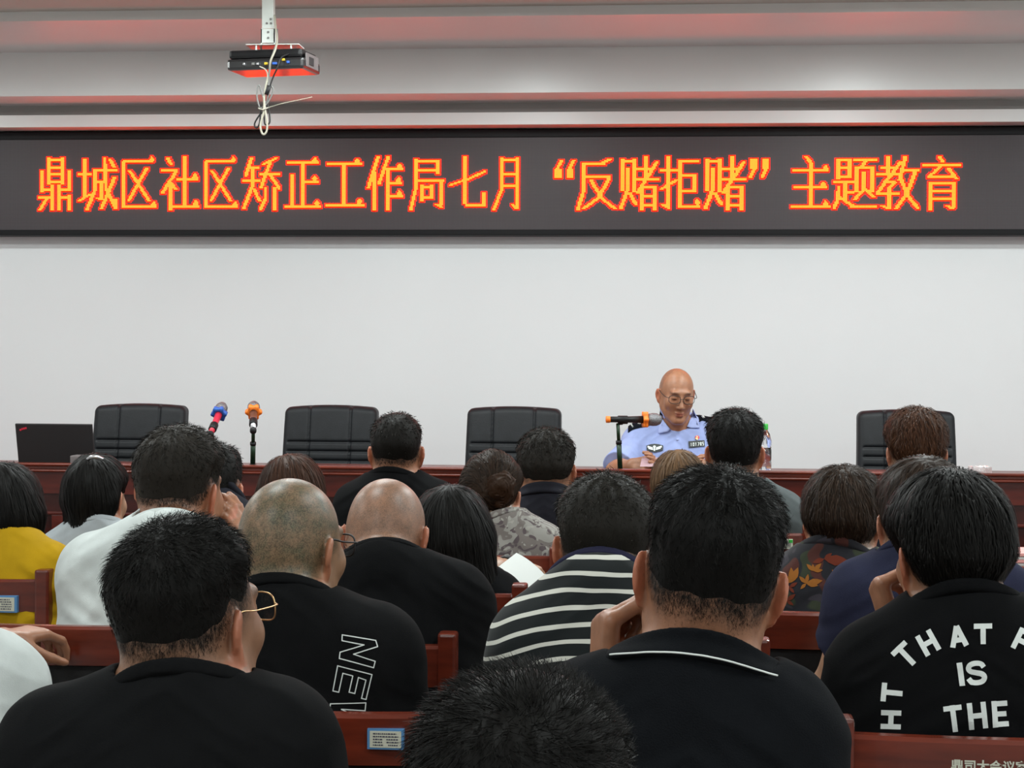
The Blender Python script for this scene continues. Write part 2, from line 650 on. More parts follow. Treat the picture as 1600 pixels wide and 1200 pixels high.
def add_hand(f, W, d, n, side, curl=(25, 30, 20), spread=1.0, thumb=None, k=.004, hs=1.0):
    """palm and five fingers: d points to the fingers, n is where the palm faces, thumb on side*cross(d, n)"""
    d = np.array(d, float); d /= np.linalg.norm(d)
    n = np.array(n, float); n -= d * (n @ d); n /= np.linalg.norm(n)
    t = np.cross(d, n) * side
    W = np.array(W, float)
    f = _Scaled(f, W, hs) if hs != 1.0 else f
    offs = (.027, .009, -.009, -.025)
    lens = ((.042, .025, .020), (.046, .028, .021), (.042, .026, .020), (.033, .020, .017))
    mlen = (.088, .090, .085, .078)
    for i in range(4):
        K = W + d * mlen[i] + t * offs[i] * spread
        f.rc(W + t * offs[i] * .55 + d * .005, K, .0135, .0110, .014)
        a = 0.0
        p = K
        for j in range(3):
            a += math.radians(curl[j] + 4 * i)
            v = math.cos(a) * d + math.sin(a) * n
            q = p + v * lens[i][j]
            f.rc(p, q, .0098 - .001 * j, .0090 - .001 * j, k)
            p = q
    th = np.array(thumb, float) if thumb is not None else None
    v = d * .55 + t * .62 + n * .5 if th is None else d * th[0] + t * th[1] + n * th[2]
    v /= np.linalg.norm(v)
    b = W + d * .022 + t * .020
    m = b + v * .046
    v2 = v + d * .35
    v2 /= np.linalg.norm(v2)
    f.rc(b, m, .0150, .0110, .012)
    m2 = m + v2 * .032
    f.rc(m, m2, .0108, .0098, k)
    f.rc(m2, m2 + (v2 + d * .15) * .024, .0098, .0078, k)


def ribbons(paths, width, nrmls, taper=0.25):
    """paths (N,S,3), nrmls (N,S,3) -> flat tapered strips, each a mesh island"""
    N, S, _ = paths.shape
    tg = np.gradient(paths, axis=1)
    sd = np.cross(tg, nrmls)
    sd /= np.linalg.norm(sd, axis=2, keepdims=True) + 1e-9
    w = width.reshape(-1, 1, 1) * np.linspace(1.0, taper, S).reshape(1, -1, 1) * .5
    V = np.stack([paths - sd * w, paths + sd * w], 2).reshape(-1, 3)
    base = (np.arange(N) * S * 2)[:, None] + (np.arange(S - 1) * 2)[None, :]
    F = np.stack([base, base + 1, base + 3, base + 2], 2).reshape(-1, 4)
    return V, F


SKIN = {'tan': (.30, .150, .088), 'pale': (.36, .20, .125), 'dark': (.25, .115, .066), 'warm': (.33, .150, .084)}


def person(label, hc, N, L, R, s=1.0, yaw=0, pitch=0, roll=0, h=.006, skin='tan', hair=None, shirt=None, arms=None, lean=.06, wide=1.0, fat=1.0, stub=0.0,
           glasses=None, trousers=True, neck_r=.056, torso_yaw=None, group=None, ears=1.0, lips=0):
    """hc, N: (px, py, Y) of head centre and neck base; L, R: the person's left and right shoulder joints"""
    hc = P(*hc); N = P(*N); SL = P(*L); SR = P(*R)
    xh = SR - SL; xh[2] = 0; xh /= np.linalg.norm(xh)
    fw = np.cross((0, 0, 1.0), xh)
    up = np.array((0, 0, 1.0))
    face = math.atan2(fw[1], fw[0]) - math.pi / 2
    Rh = Rz((face if abs(face) > 1.5 else 0) + math.radians(yaw)) @ Rx(math.radians(pitch)) @ Ry(math.radians(roll))
    H = np.array((N[0] - fw[0] * lean, N[1] - fw[1] * lean, .575))
    if abs(face) > 1.5:
        H[2] = .775
    base = (float(H[0]), float(H[1]), float(H[2] - .125))
    loc = lambda a, b, c: xh * a + fw * b + up * c
    arms = arms or {}
    A = {}
    for sd, S in (('L', SL), ('R', SR)):
        sg = -1 if sd == 'L' else 1
        a = arms.get(sd, {})
        E = P(*a['E']) if 'E' in a else S + loc(sg * .045, .10, -.26)
        W = P(*a['W']) if 'W' in a else E + loc(-sg * .09, .215, -.015)
        A[sd] = (S, E, W, a, sg)
    ptsall = np.array([hc - .16, hc + .16, N - .25, N + .25, SL - .12, SL + .12, SR - .12, SR + .12, H - (.21, .19, .13), H + (.21, .19, .1)] + [A[q][i] - .02 for q in A for i in (1, 2)] + [A[q][i] + .02 for q in A for i in (1, 2)] + [A[q][2] + np.array(A[q][3].get('d', fw)) / np.linalg.norm(A[q][3].get('d', fw)) * .2 - .03 for q in A] + [A[q][2] + np.array(A[q][3].get('d', fw)) / np.linalg.norm(A[q][3].get('d', fw)) * .2 + .03 for q in A])
    lo, hi = ptsall.min(0) - .03, ptsall.max(0) + .03
    f = Field(lo, hi, h)
    wk = wide

    def torso(f, inf, k=.05):
        Mx = lambda a, b, c: N + loc(a, b, c)
        RT = np.stack([xh, fw, up], 1)
        f.ell(Mx(0, .005, -.17), (.158 * wk + inf, .108 * fat + inf, .20 + inf), .05, RT)
        f.ell(Mx(0, .045, -.20), (.150 * wk + inf, .105 * fat + inf, .19 + inf), .05, RT)
        f.ell((N + H) / 2 + loc(0, .04, -.03), (.150 * wk + inf, .118 * fat + inf, .23 + inf), .06, RT)
        f.ell(H, (.170 * wk + inf, .128 * fat + inf, .125 + inf * .3), .06, RT)
        for S, sg in ((SL, -1), (SR, 1)):
            f.rc(N + loc(sg * .02, 0, -.05), S, .060 + inf, .058 + inf, .05)
            f.rc(N + loc(sg * .025, -.012, .012), N + (S - N) * .72 + loc(0, -.012, .004), .042 + inf, .046 + inf, .05)
            f.rc(N + (S - N) * .68 + loc(0, .01, -.06), H + loc(sg * .095 * wk, .01, .08), .075 + inf, .075 * fat + inf, .07)

    # --- skin: head, neck, torso, arms and hands as one surface
    RhT = Rh.T

    def hl(p):
        q = [p[0] - hc[0], p[1] - hc[1], p[2] - hc[2]]
        return [(RhT[i, 0] * q[0] + RhT[i, 1] * q[1] + RhT[i, 2] * q[2]) / s for i in range(3)]
    torso(f, 0.0)
    nb = hc + Rh @ np.array((0, -.028, -.055)) * s
    f.rc(nb, N + loc(0, 0.0, -.02), neck_r * s, (neck_r + .004) * s, .035)
    f.rc(hc + Rh @ np.array((0, .01, -.06)) * s, N + loc(0, .035, -.04), .045 * s, .05 * s, .035)
    f.add(lambda p: head_sdf(hl(p)) * s, hc - .15 * s, hc + .15 * s, .020, pad=.02)
    for sd in A:
        S, E, W, a, sg = A[sd]
        f.sph(S, .058, .04)
        f.rc(S, E, .048, .038, .03)
        f.rc(E, E + (W - E) * .35, .038, .040, .03)
        f.rc(E + (W - E) * .35, W, .040, .025, .03)
        add_hand(f, W, a.get('d', fw + up * -.15), a.get('n', -up), a.get('side', (1 if sd == 'R' else -1) * -1), a.get('curl', (25, 30, 20)), thumb=a.get('thumb'), hs=a.get('hs', 1.0))
    V, Q = f.mesh()
    body = mesh_obj('person', V, Q, M['skin'], None, True, base)
    tag(body, label, 'person', group)
    # tint: what colour the skin itself has where
    q = np.stack(hl([V[:, 0], V[:, 1], V[:, 2]]), 1)
    col = np.tile(np.array(SKIN[skin] if isinstance(skin, str) else skin), (len(V), 1))
    ear = sstep(.074, .084, np.abs(q[:, 0])) * (np.abs(q[:, 2] + .005) < .045) * (np.linalg.norm(q, axis=1) < .13)
    col *= 1 + ear[:, None] * np.array((.28, -.06, -.10))
    lip = np.exp(-((q[:, 0] / .022) ** 4 + ((q[:, 2] + .067) / .011) ** 4)) * (q[:, 1] > .088) * (np.abs(q[:, 0]) < .035)
    col *= 1 + lip[:, None] * np.array((-.12, -.38, -.30))
    brow = np.exp(-(((np.abs(q[:, 0]) - .032) / .017) ** 4 + ((q[:, 2] - .031 + np.abs(np.abs(q[:, 0]) - .03) * .15) / .0045) ** 2)) * (q[:, 1] > .06)
    col = col * (1 - brow[:, None] * .8) + brow[:, None] * .8 * np.array((.02, .015, .012))
    lash = np.exp(-(((np.abs(q[:, 0]) - .031) / .013) ** 4 + ((q[:, 2] - .0015) / .0028) ** 2)) * (q[:, 1] > .075)
    col = col * (1 - lash[:, None] * .85) + lash[:, None] * .85 * np.array((.02, .014, .012))
    hd = (np.abs(q[:, 0]) < .081) & (np.linalg.norm(q, axis=1) < .135)
    zl = hairline([q[:, 0], q[:, 1], q[:, 2]], (hair or {}).get('zl', ZL_SHORT))
    fd = (hair or {}).get('fade', .03)
    st = sstep(-fd, fd * .25, q[:, 2] - zl) * hd * (hair or {}).get('stubble', .55)
    nz = vnoise(q[:, 0] * 70, q[:, 1] * 70, q[:, 2] * 70) * .35 + vnoise(q[:, 0] * 260, q[:, 1] * 260, q[:, 2] * 260) * .4
    st = np.clip(st * (1 + nz), 0, 1)
    sc = np.array((hair or {}).get('stubcol', (.02, .018, .014)))
    col = col * (1 - st[:, None]) + st[:, None] * sc
    at = body.data.color_attributes.new('tint', 'FLOAT_COLOR', 'POINT')
    at.data.foreach_set('color', np.concatenate([col, st[:, None]], 1).astype(np.float32).ravel())

    out = {'body': body, 'N': N, 'H': H, 'hc': hc, 'Rh': Rh, 's': s, 'fw': fw, 'xh': xh, 'arms': A}
    out['bq'] = (V, Q)
    # --- shirt
    sh = shirt or {}
    if sh:
        inf = sh.get('inf', .010)
        f2 = Field(lo - .02, hi + .02, sh.get('h', h))
        torso(f2, inf)
        for sd in A:
            S, E, W, a, sg = A[sd]
            tl = sh.get('sleeve', .78)
            En = S + (E - S) * tl
            ax = (E - S) / np.linalg.norm(E - S)
            f2.sph(S, .060 + inf, .04)
            dr = sh.get('drape', .006)
            f2.rc(S + loc(-sg * .018, 0, -.055), H + loc(sg * .125 * wk, .015, .03), .066 + dr, .080 + dr, .06)
            rr = sh.get('loose', .012)

            def slv(p, S=S, En=En, ax=ax, rr=rr):
                d = rc(p, S, S + (En - S) * 1.3, .052 + inf, .047 + inf + rr)
                return smax(d, (p[0] - En[0]) * ax[0] + (p[1] - En[1]) * ax[1] + (p[2] - En[2]) * ax[2], .004)
            f2.add(slv, np.minimum(S, En) - .09, np.maximum(S, En) + .09, .03)
        f2.rc(hc + Rh @ np.array((0, -.028, -.055)) * s, N + loc(0, 0, -.02), neck_r * s + .006, (neck_r + .004) * s + .010, .03)
        # neck opening
        na = nb - N; na /= np.linalg.norm(na); na = na + up * .9 + fw * .12; na /= np.linalg.norm(na)
        rise = sh.get('rise', .0) + .005
        pn = na * 1.0 + fw * sh.get('tilt', .40); pn /= np.linalg.norm(pn)
        pc = N + na * rise
        f2.cut(lambda p: smax(np.sqrt((p[0] - pc[0]) ** 2 + (p[1] - pc[1]) ** 2 + (p[2] - pc[2]) ** 2) - sh.get('hole', .094), -((p[0] - pc[0]) * pn[0] + (p[1] - pc[1]) * pn[1] + (p[2] - pc[2]) * pn[2]), .012), pc - .13, pc + .13, .014)
        wr = sh.get('wrinkle', .003)
        sd0 = sh.get('seed', 0) * 7.3

        def wrk(p):
            x, y, z = p[0] - H[0], p[1] - H[1], p[2] - H[2]
            n1 = vnoise(x * 6 + sd0, y * 6, z * 14 + x * 9 * np.sign(x))
            n2 = vnoise(x * 14, y * 14 + sd0, z * 34 + np.abs(x) * 22)
            w_ = -wr * (1 - np.abs(n1) * 2) * .9 - wr * .7 * (1 - 2 * np.abs(n2))
            return w_
        f2.displace(wrk)
        if 'fold' in sh:
            f2.displace(sh['fold'](N, H, loc))
        V2, Q2 = f2.mesh()
        out['shirt'] = mesh_obj('shirt', V2, Q2, sh['mat'], body, True, base)
        out['bvh'] = BVHTree.FromPolygons([Vector(v) for v in V2.tolist()], Q2.tolist())
        out['bvh2'] = BVHTree.FromPolygons([Vector(v) for v in V2.tolist() + V.tolist()], Q2.tolist() + (Q + len(V2)).tolist()) if sh.get('both') else None
        # collar
        u = xh - na * (xh @ na); u /= np.linalg.norm(u)
        u = u - pn * (u @ pn); u /= np.linalg.norm(u)
        v = np.cross(pn, u)
        rr = (neck_r + .0125) * s
        kind = sh.get('collar', 'crew')
        if kind:
            hw, c0, th0, fl0 = {'crew': (.010, -.002, .0125, .0), 'polo': (.019, .006, .010, .009), 'stand': (.016, .004, .009, .002)}[kind]
            fc = Field(pc - .15, pc + .15, sh.get('ch', .0034))

            def colf(p):
                sx = [np.broadcast_to(a_, fc.n) for a_ in p]
                pt = np.stack([a_.ravel() for a_ in sx], 1)
                dp = (pt - pc) @ pn
                rad = np.linalg.norm((pt - pc) - dp[:, None] * pn, axis=1)
                out_ = np.full(len(pt), .12)
                near = (np.abs(dp - c0) < hw + .012) & (rad < .125)
                bd_ = f.sample(pt[near])
                th_ = th0 + fl0 * sstep(c0 + hw * .3, c0 - hw, dp[near])
                out_[near] = smax(smax(bd_ - th_, np.abs(dp[near] - c0) - hw, .005), rad[near] - sh.get('hole', .094) - .006, .012)
                return out_.reshape(fc.n)
            fc.F = colf([fc.lo[i] + fc.h * np.arange(fc.n[i]).reshape([-1 if j == i else 1 for j in range(3)]) for i in range(3)]).astype(np.float32)
            V3, Q3 = fc.mesh()
            co = mesh_obj('collar', V3, Q3, sh.get('cmat', sh['mat']), out['shirt'], True)
            if sh.get('piping'):
                pts_ = []
                for a in np.linspace(math.radians(-152), math.radians(-28), 60):
                    dr_ = u * math.cos(a) + v * math.sin(a)
                    rad = np.linspace(.03, .125, 120)
                    q_ = pc + pn * (c0 - hw + .0025) + dr_ * rad[:, None]
                    sd_ = f.sample(q_) - (th0 + fl0) - .0012
                    i_ = np.nonzero(sd_ > 0)[0]
                    if len(i_):
                        pts_.append(q_[i_[0]])
                MB().tube(spline(pts_[::2], 3), .0013, 6).build('piping', sh['piping'], co, True)
        out['collar_frame'] = (pc, u, v, na, pn, rr)
    # --- hair
    hr = hair or {}
    if hr.get('vol', 1):
        hh = hr.get('h', min(h, .005))
        hlo, hhi = hc - .17 * s, hc + .17 * s
        ext = [hc + Rh @ (np.array(e[1]) * s) for e in hr.get('extra', [])] + [hc + Rh @ (np.array(e[2]) * s) for e in hr.get('extra', []) if e[0] == 'rc']
        if ext:
            hlo, hhi = np.minimum(hlo, np.min(ext, 0) - .1), np.maximum(hhi, np.max(ext, 0) + .1)
        fh = Field(hlo, hhi, hh)
        zlv = hr.get('zl', ZL_SHORT)
        tt, ts, tb, fl = hr.get('top', .020), hr.get('side', .010), hr.get('back', .012), hr.get('fl', .05)
        flat = hr.get('flat', 0)

        def capf(p):
            q_ = hl(p)
            zl_ = hairline(q_, zlv) + .006 * vnoise(np.arctan2(q_[0], -q_[1]) * 5 + sum(map(ord, label[:30])) * .37, q_[0] * 0 + 3.3, q_[2] * 0 + 1.7)
            upz = q_[2] - zl_
            az = np.arctan2(np.abs(q_[0]), -(q_[1] + .01))
            side = tb + (ts - tb) * sstep(math.radians(30), math.radians(70), az)
            T = side + (tt - side) * sstep(.015, .105, q_[2])
            T = T * (.06 + .94 * sstep(0, fl, upz))
            d = hcap(q_) - T
            if flat:
                d = smax(d, q_[2] - flat, .03)
            return smax(d, -upz, .010) * s
        fh.add(capf, hc - .15 * s, hc + .15 * s, .002, pad=.01)
        for e in hr.get('extra', []):
            if e[0] == 'rc':
                fh.rc(hc + Rh @ (np.array(e[1]) * s), hc + Rh @ (np.array(e[2]) * s), e[3] * s, e[4] * s, e[5] if len(e) > 5 else .03)
            else:
                fh.ell(hc + Rh @ (np.array(e[1]) * s), np.array(e[2]) * s, e[3] if len(e) > 3 else .03, Rh)
        for e in hr.get('cut', []):
            c_ = hc + Rh @ (np.array(e[0]) * s)
            r_ = np.array(e[1]) * s

            def cf(p, e=e):
                q_ = hl(p)
                return ell(q_, e[0], e[1]) * s
            fh.cut(cf, c_ - max(r_) * 1.2, c_ + max(r_) * 1.2, .008)
        cl = hr.get('clump', .003)
        fq = hr.get('freq', 40)
        ws = np.array(hr.get('whorl', (0, -.055, .10)))

        def clump(p):
            q_ = np.stack(hl(p), 1)
            e_ = q_ - ws
            ang = np.arctan2(e_[:, 0], e_[:, 1])
            rad = np.linalg.norm(e_, axis=1)
            n_ = vnoise(ang * fq * .12 + 9, rad * fq * .25, q_[:, 2] * fq * .2) + .6 * vnoise(ang * fq * .3, rad * fq * .5, q_[:, 2] * fq * .4)
            return cl * n_ * sstep(.0, .06, q_[:, 2] - hairline(q_.T, zlv))
        fh.displace(clump)
        V4, Q4 = fh.mesh()
        strands = hr.get('n', 900)
        if strands:
            q4 = np.stack(hl([V4[:, 0], V4[:, 1], V4[:, 2]]), 1)
            ok = np.nonzero(q4[:, 2] > hr.get('zmin', -.2))[0]
            ok = ok[(q4[ok, 2] - hairline(q4[ok].T, zlv)) > hr.get('upmin', .012)] if not hr.get('extra') else ok
            if len(ok):
                i0 = RNG.choice(ok, strands)
                p = V4[i0] + RNG.normal(0, hh * .4, (strands, 3))
                S_ = hr.get('seg', 4)
                Ln = hr.get('len', .03) * s * RNG.uniform(.55, 1.2, strands)
                qz = np.stack(hl([p[:, 0], p[:, 1], p[:, 2]]), 1)
                tp = sstep(.02, .10, qz[:, 2])
                ss = hr.get('sidelen', .35 if not hr.get('hug', True) else 1.0)
                Ln = Ln * (ss + (1 - ss) * tp)
                lift, swirl, grav, hug = hr.get('lift', .3), hr.get('swirl', .2), hr.get('grav', .2), hr.get('hug', True)
                comb = Rh @ np.array(hr.get('comb', (0, 0, 0)), float)
                off = RNG.uniform(.0002, hr.get('off', .003), strands)
                whw = hc + Rh @ (ws * s)
                paths, nr = [p.copy()], []
                jit = RNG.normal(0, hr.get('jit', .25), (strands, 3))
                for k_ in range(S_):
                    n_ = fh.normal(p)
                    nr.append(n_)
                    e_ = p - whw
                    e_ = e_ / (np.linalg.norm(e_, axis=1, keepdims=True) + 1e-6)
                    d_ = e_ + swirl * np.cross(n_, e_) + np.array((0, 0, -grav)) + comb + jit
                    d_ -= n_ * (d_ * n_).sum(1, keepdims=True)
                    d_ /= np.linalg.norm(d_, axis=1, keepdims=True) + 1e-6
                    lf = (lift * (.35 + .65 * tp))[:, None] if not hug else lift
                    d_ = d_ * (1 - lf) + n_ * lf
                    d_ /= np.linalg.norm(d_, axis=1, keepdims=True) + 1e-6
                    p = p + d_ * (Ln / S_)[:, None]
                    if hug:
                        sd_ = fh.sample(p)
                        p = p - fh.normal(p) * np.clip(sd_ - off, -.02, .02)[:, None]
                    paths.append(p.copy())
                nr.append(nr[-1])
                pa, nr = np.stack(paths, 1), np.stack(nr, 1)
                if not hug:
                    rnd = RNG.normal(0, 1, (strands, 1, 3))
                    nr = nr * .3 + rnd
                wd_ = hr.get('w', .0016) * RNG.uniform(.6, 1.3, strands)
                V5, F5 = ribbons(pa, wd_, nr)
                F5 = F5 + len(V4)
                V4 = np.concatenate([V4, V5]); Q4 = np.concatenate([Q4, F5.astype(np.int32)])
        if hr.get('fuzz'):
            # short clipped growth thinning out below the hairline
            vq = q
            dz = vq[:, 2] - hairline(vq.T, zlv)
            fw_ = hr.get('fuzzh', .045)
            nzp = vnoise(vq[:, 0] * 60, vq[:, 1] * 60, vq[:, 2] * 110)
            wgt = np.where((dz > -fw_) & (dz < .012) & (vq[:, 1] < .045) & (np.linalg.norm(vq, axis=1) < .13) & (np.abs(vq[:, 0]) < .0775), np.clip(1 + dz / fw_ + nzp * .35, 0, 1) ** 2.2, 0)
            i0 = RNG.choice(len(V), hr['fuzz'], p=wgt / wgt.sum())
            p = V[i0] + RNG.normal(0, h * .45, (len(i0), 3))
            n_ = f.normal(p)
            p = p - n_ * f.sample(p)[:, None]
            Lf = (hr.get('fuzzlen', .0045) * np.clip(1.25 + dz[i0] / fw_, .35, 1.2))[:, None]
            d_ = np.array((0, 0, -1.0)) + RNG.normal(0, .3, (len(i0), 3))
            d_ -= n_ * (d_ * n_).sum(1, keepdims=True)
            d_ = d_ / (np.linalg.norm(d_, axis=1, keepdims=True) + 1e-6) + n_ * .22
            pa = np.stack([p + n_ * .0003, p + d_ * Lf * .5 + n_ * .0003, p + d_ * Lf + n_ * .0004], 1)
            V5, F5 = ribbons(pa, np.full(len(i0), hr.get('w', .001) * .55), np.stack([n_] * 3, 1))
            Q4 = np.concatenate([Q4, (F5 + len(V4)).astype(np.int32)]); V4 = np.concatenate([V4, V5])
        out['hair'] = mesh_obj('hair', V4, Q4, M[hr.get('mat', 'hair_black')], body, True, base)
    # --- glasses
    if glasses:
        g = glasses
        tr = lambda a: hc + Rh @ (np.array(a, float) * s)
        fr = MB()
        lens = []
        for sg in (-1, 1):
            a_ = np.linspace(0, 2 * math.pi, 28, endpoint=False)
            rim = [tr((sg * .034 + .0265 * np.sign(math.cos(t)) * abs(math.cos(t)) ** .7, .112 - .010 * abs(math.cos(t)) * (1 if sg * math.cos(t) > 0 else .2), .006 + .019 * np.sign(math.sin(t)) * abs(math.sin(t)) ** .7)) for t in a_]
            fr.tube(rim, g.get('r', .0016), 6, True)
            lens.append(rim)
            fr.tube(spline([tr((sg * .0605, .103, .012)), tr((sg * .074, .085, .013)), tr((sg * .0815, .03, .016)), tr((sg * .083, -.005, .020)), tr((sg * .081, -.022, .008))], 6), g.get('r', .0016), 6)
        fr.tube(spline([tr((-.009, .112, .008)), tr((0, .116, .011)), tr((.009, .112, .008))], 4), g.get('r', .0016), 6)
        go = fr.build('eyeglasses', g['mat'], body, True)
        for rim in lens:
            c_ = np.mean(rim, 0)
            nrm = Rh @ np.array((0, 1.0, 0)) * .0007
            n_ = len(rim)
            mb = MB()
            mb.add([p * .97 + c_ * .03 + nrm for p in rim] + [p * .97 + c_ * .03 - nrm for p in rim] + [c_ + nrm, c_ - nrm],
                   [(2 * n_, k_, (k_ + 1) % n_) for k_ in range(n_)] + [(2 * n_ + 1, n_ + (k_ + 1) % n_, n_ + k_) for k_ in range(n_)] + [(k_, n_ + k_, n_ + (k_ + 1) % n_, (k_ + 1) % n_) for k_ in range(n_)])
            mb.build('lens', M['lens'], go)
    # --- trousers
    if trousers:
        mb = MB()
        fl_ = .2 if abs(face) > 1.5 else 0.0
        for sg in (-1, 1):
            a_ = H + loc(sg * .085, .02, -.045)
            k_ = H + loc(sg * .11, .40, -.035)
            b_ = np.array((*(H + loc(sg * .11, .40, 0))[:2], fl_ + .02))
            mb.tube(spline([a_, a_ * .5 + k_ * .5, k_, k_ * .75 + b_ * .25 + fw * .02, k_ * .35 + b_ * .65, b_], 4), [.082] * 5 + [.075, .07, .068, .066] + [.064] * 4 + [.06] * 4 + [.055] * 4, 14)
        mb.build('trousers', M['trousers'], body, True)
    return out


M['trousers'] = cloth('dark_trousers', (.012, .013, .018))


def print_on(name, strokes, bvh, m, parent, px=True, off=.0012, cell=4.0, org=None):
    """lay flat shapes given as outlines of quads in photo pixels onto a garment: each point is where the sight line meets the cloth"""
    V, F = [], []
    o = Vector((CAM if org is None else org).tolist())
    for quad in strokes:                     # quad: four corners
        a, b, c, d = [np.array(q, float) for q in quad]
        nu = max(1, int(max(np.linalg.norm(b - a), np.linalg.norm(c - d)) / cell))
        nv = max(1, int(max(np.linalg.norm(d - a), np.linalg.norm(c - b)) / cell))
        st = len(V)
        good = {}
        for j in range(nv + 1):
            for i in range(nu + 1):
                u, v = i / nu, j / nv
                q = (a * (1 - u) + b * u) * (1 - v) + (d * (1 - u) + c * u) * v
                r = ray(*q)
                hit, nrm, _, _ = bvh.ray_cast(o, Vector(r.tolist()))
                good[(i, j)] = hit is not None
                V.append(tuple(hit + (nrm if nrm.dot(Vector(r.tolist())) < 0 else -nrm) * off) if hit is not None else (0, 0, 0))
        for j in range(nv):
            for i in range(nu):
                if good[(i, j)] and good[(i + 1, j)] and good[(i, j + 1)] and good[(i + 1, j + 1)]:
                    k = st + j * (nu + 1) + i
                    F.append((k, k + nu + 1, k + nu + 2, k + 1))
    used = sorted({i for f in F for i in f})
    mp = {u: k for k, u in enumerate(used)}
    if not F:
        return None
    return mesh_obj(name, [V[u] for u in used], [tuple(mp[i] for i in f) for f in F], m, parent)


def seg_quad(p, q, w):
    p, q = np.array(p, float), np.array(q, float)
    d = (q - p) / (np.linalg.norm(q - p) + 1e-9)
    n = np.array((-d[1], d[0])) * w / 2
    return [p - n, q - n, q + n, p + n]


BLOCK = {  # block capitals on a 0..1 square, y down, as (x1, y1, x2, y2)
    'T': [(0, .11, 1, .11), (.5, .0, .5, 1)], 'H': [(.13, 0, .13, 1), (.87, 0, .87, 1), (.1, .5, .9, .5)],
    'A': [(.5, 0, .12, 1), (.5, 0, .88, 1), (.25, .68, .75, .68)], 'I': [(.5, 0, .5, 1)],
    'E': [(.14, 0, .14, 1), (.1, .11, .95, .11), (.1, .5, .85, .5), (.1, .89, .95, .89)],
    'P': [(.13, 0, .13, 1), (.1, .11, .8, .11), (.1, .55, .8, .55), (.86, .08, .86, .58)],
    'S': None,
}


def letter(ch, cx, cy, w, hgt, rot, sw):
    c, s_ = math.cos(math.radians(rot)), math.sin(math.radians(rot))

    def T(x, y):
        a, b = (x - .5) * w, (y - .5) * hgt
        return (cx + a * c + b * s_, cy - a * s_ + b * c)
    out = []
    if ch == 'S':
        pts = [tuple(q[:2]) for q in spline([(.92, .28, 0), (.80, .14, 0), (.5, .09, 0), (.22, .14, 0), (.11, .28, 0), (.22, .41, 0), (.5, .49, 0), (.8, .58, 0), (.91, .72, 0), (.79, .87, 0), (.5, .92, 0), (.2, .87, 0), (.06, .72, 0)], 4)]
        for a, b in zip(pts[:-1], pts[1:]):
            a, b = T(*a), T(*b)
            e = (np.array(b) - a) * .45
            out.append(seg_quad(np.array(a) - e, np.array(b) + e, sw))
        return out
    for x1, y1, x2, y2 in BLOCK[ch]:
        out.append(seg_quad(T(x1, y1), T(x2, y2), sw))
    return out


# ------------------------------------------------------------------ the room
def struct(name, lo, hi, m, bev=0.0):
    return tag(MB().box(lo, hi, bev).build(name, m), kind='structure')


YW = 9.33
struct('floor', (-5.3, -2.6, -.1), (4.3, YW + .1, 0), M['floor'])
struct('floor_stage', (-5.2, 6.98, 0), (4.2, YW, .2), M['stage'])
struct('wall_front', (-5.3, YW, 0), (4.3, YW + .12, 3.2), M['wall'])
struct('wall_left', (-5.3, -2.6, 0), (-5.2, YW, 3.2), M['wall'])
struct('wall_right', (4.2, -2.6, 0), (4.3, YW, 3.2), M['wall'])
struct('wall_back', (-5.2, -2.6, 0), (4.2, -2.5, 3.2), M['wall'])
struct('ceiling', (-5.2, -2.5, 2.98), (4.2, 7.95, 3.1), M['ceiling'])
# stepped cornice above the display
struct('trim_1', (-5.2, 9.06, 2.602), (4.2, YW, 2.664), M['cornice'])
struct('trim_4', (-5.2, 9.11, 2.664), (4.2, YW, 2.719), M['cornice_shade'])  # strip under the overhang, its shade painted in
struct('trim_2', (-5.2, 8.76, 2.719), (4.2, YW, 2.938), M['cornice'])
struct('trim_3', (-5.2, 7.93, 2.938), (4.2, YW, 2.981), M['cornice'])

# ------------------------------------------------------------------ the LED display
led = thing('led_display', 'long black scrolling LED display with glowing orange Chinese lettering on the front wall', 'display', (-1, YW - .13, 2.3))
YL = YW - .13
zt0, zb0 = P(800, 202, YL)[2], P(800, 367.5, YL)[2]
LX0, LX1 = -4.6, 3.4
fr = MB()
zt, zb = zt0, zb0
ft, fb = .042, .030
fr.box((LX0, YL, zt - ft), (LX1, YW - .002, zt), .004)
fr.box((LX0, YL, zb), (LX1, YW - .002, zb + fb), .004)
fr.box((LX0, YL, zb + fb), (LX0 + .03, YW - .002, zt - ft), .004)
fr.box((LX1 - .03, YL, zb + fb), (LX1, YW - .002, zt - ft), .004)
fr.build('frame', M['frame_black'], led)


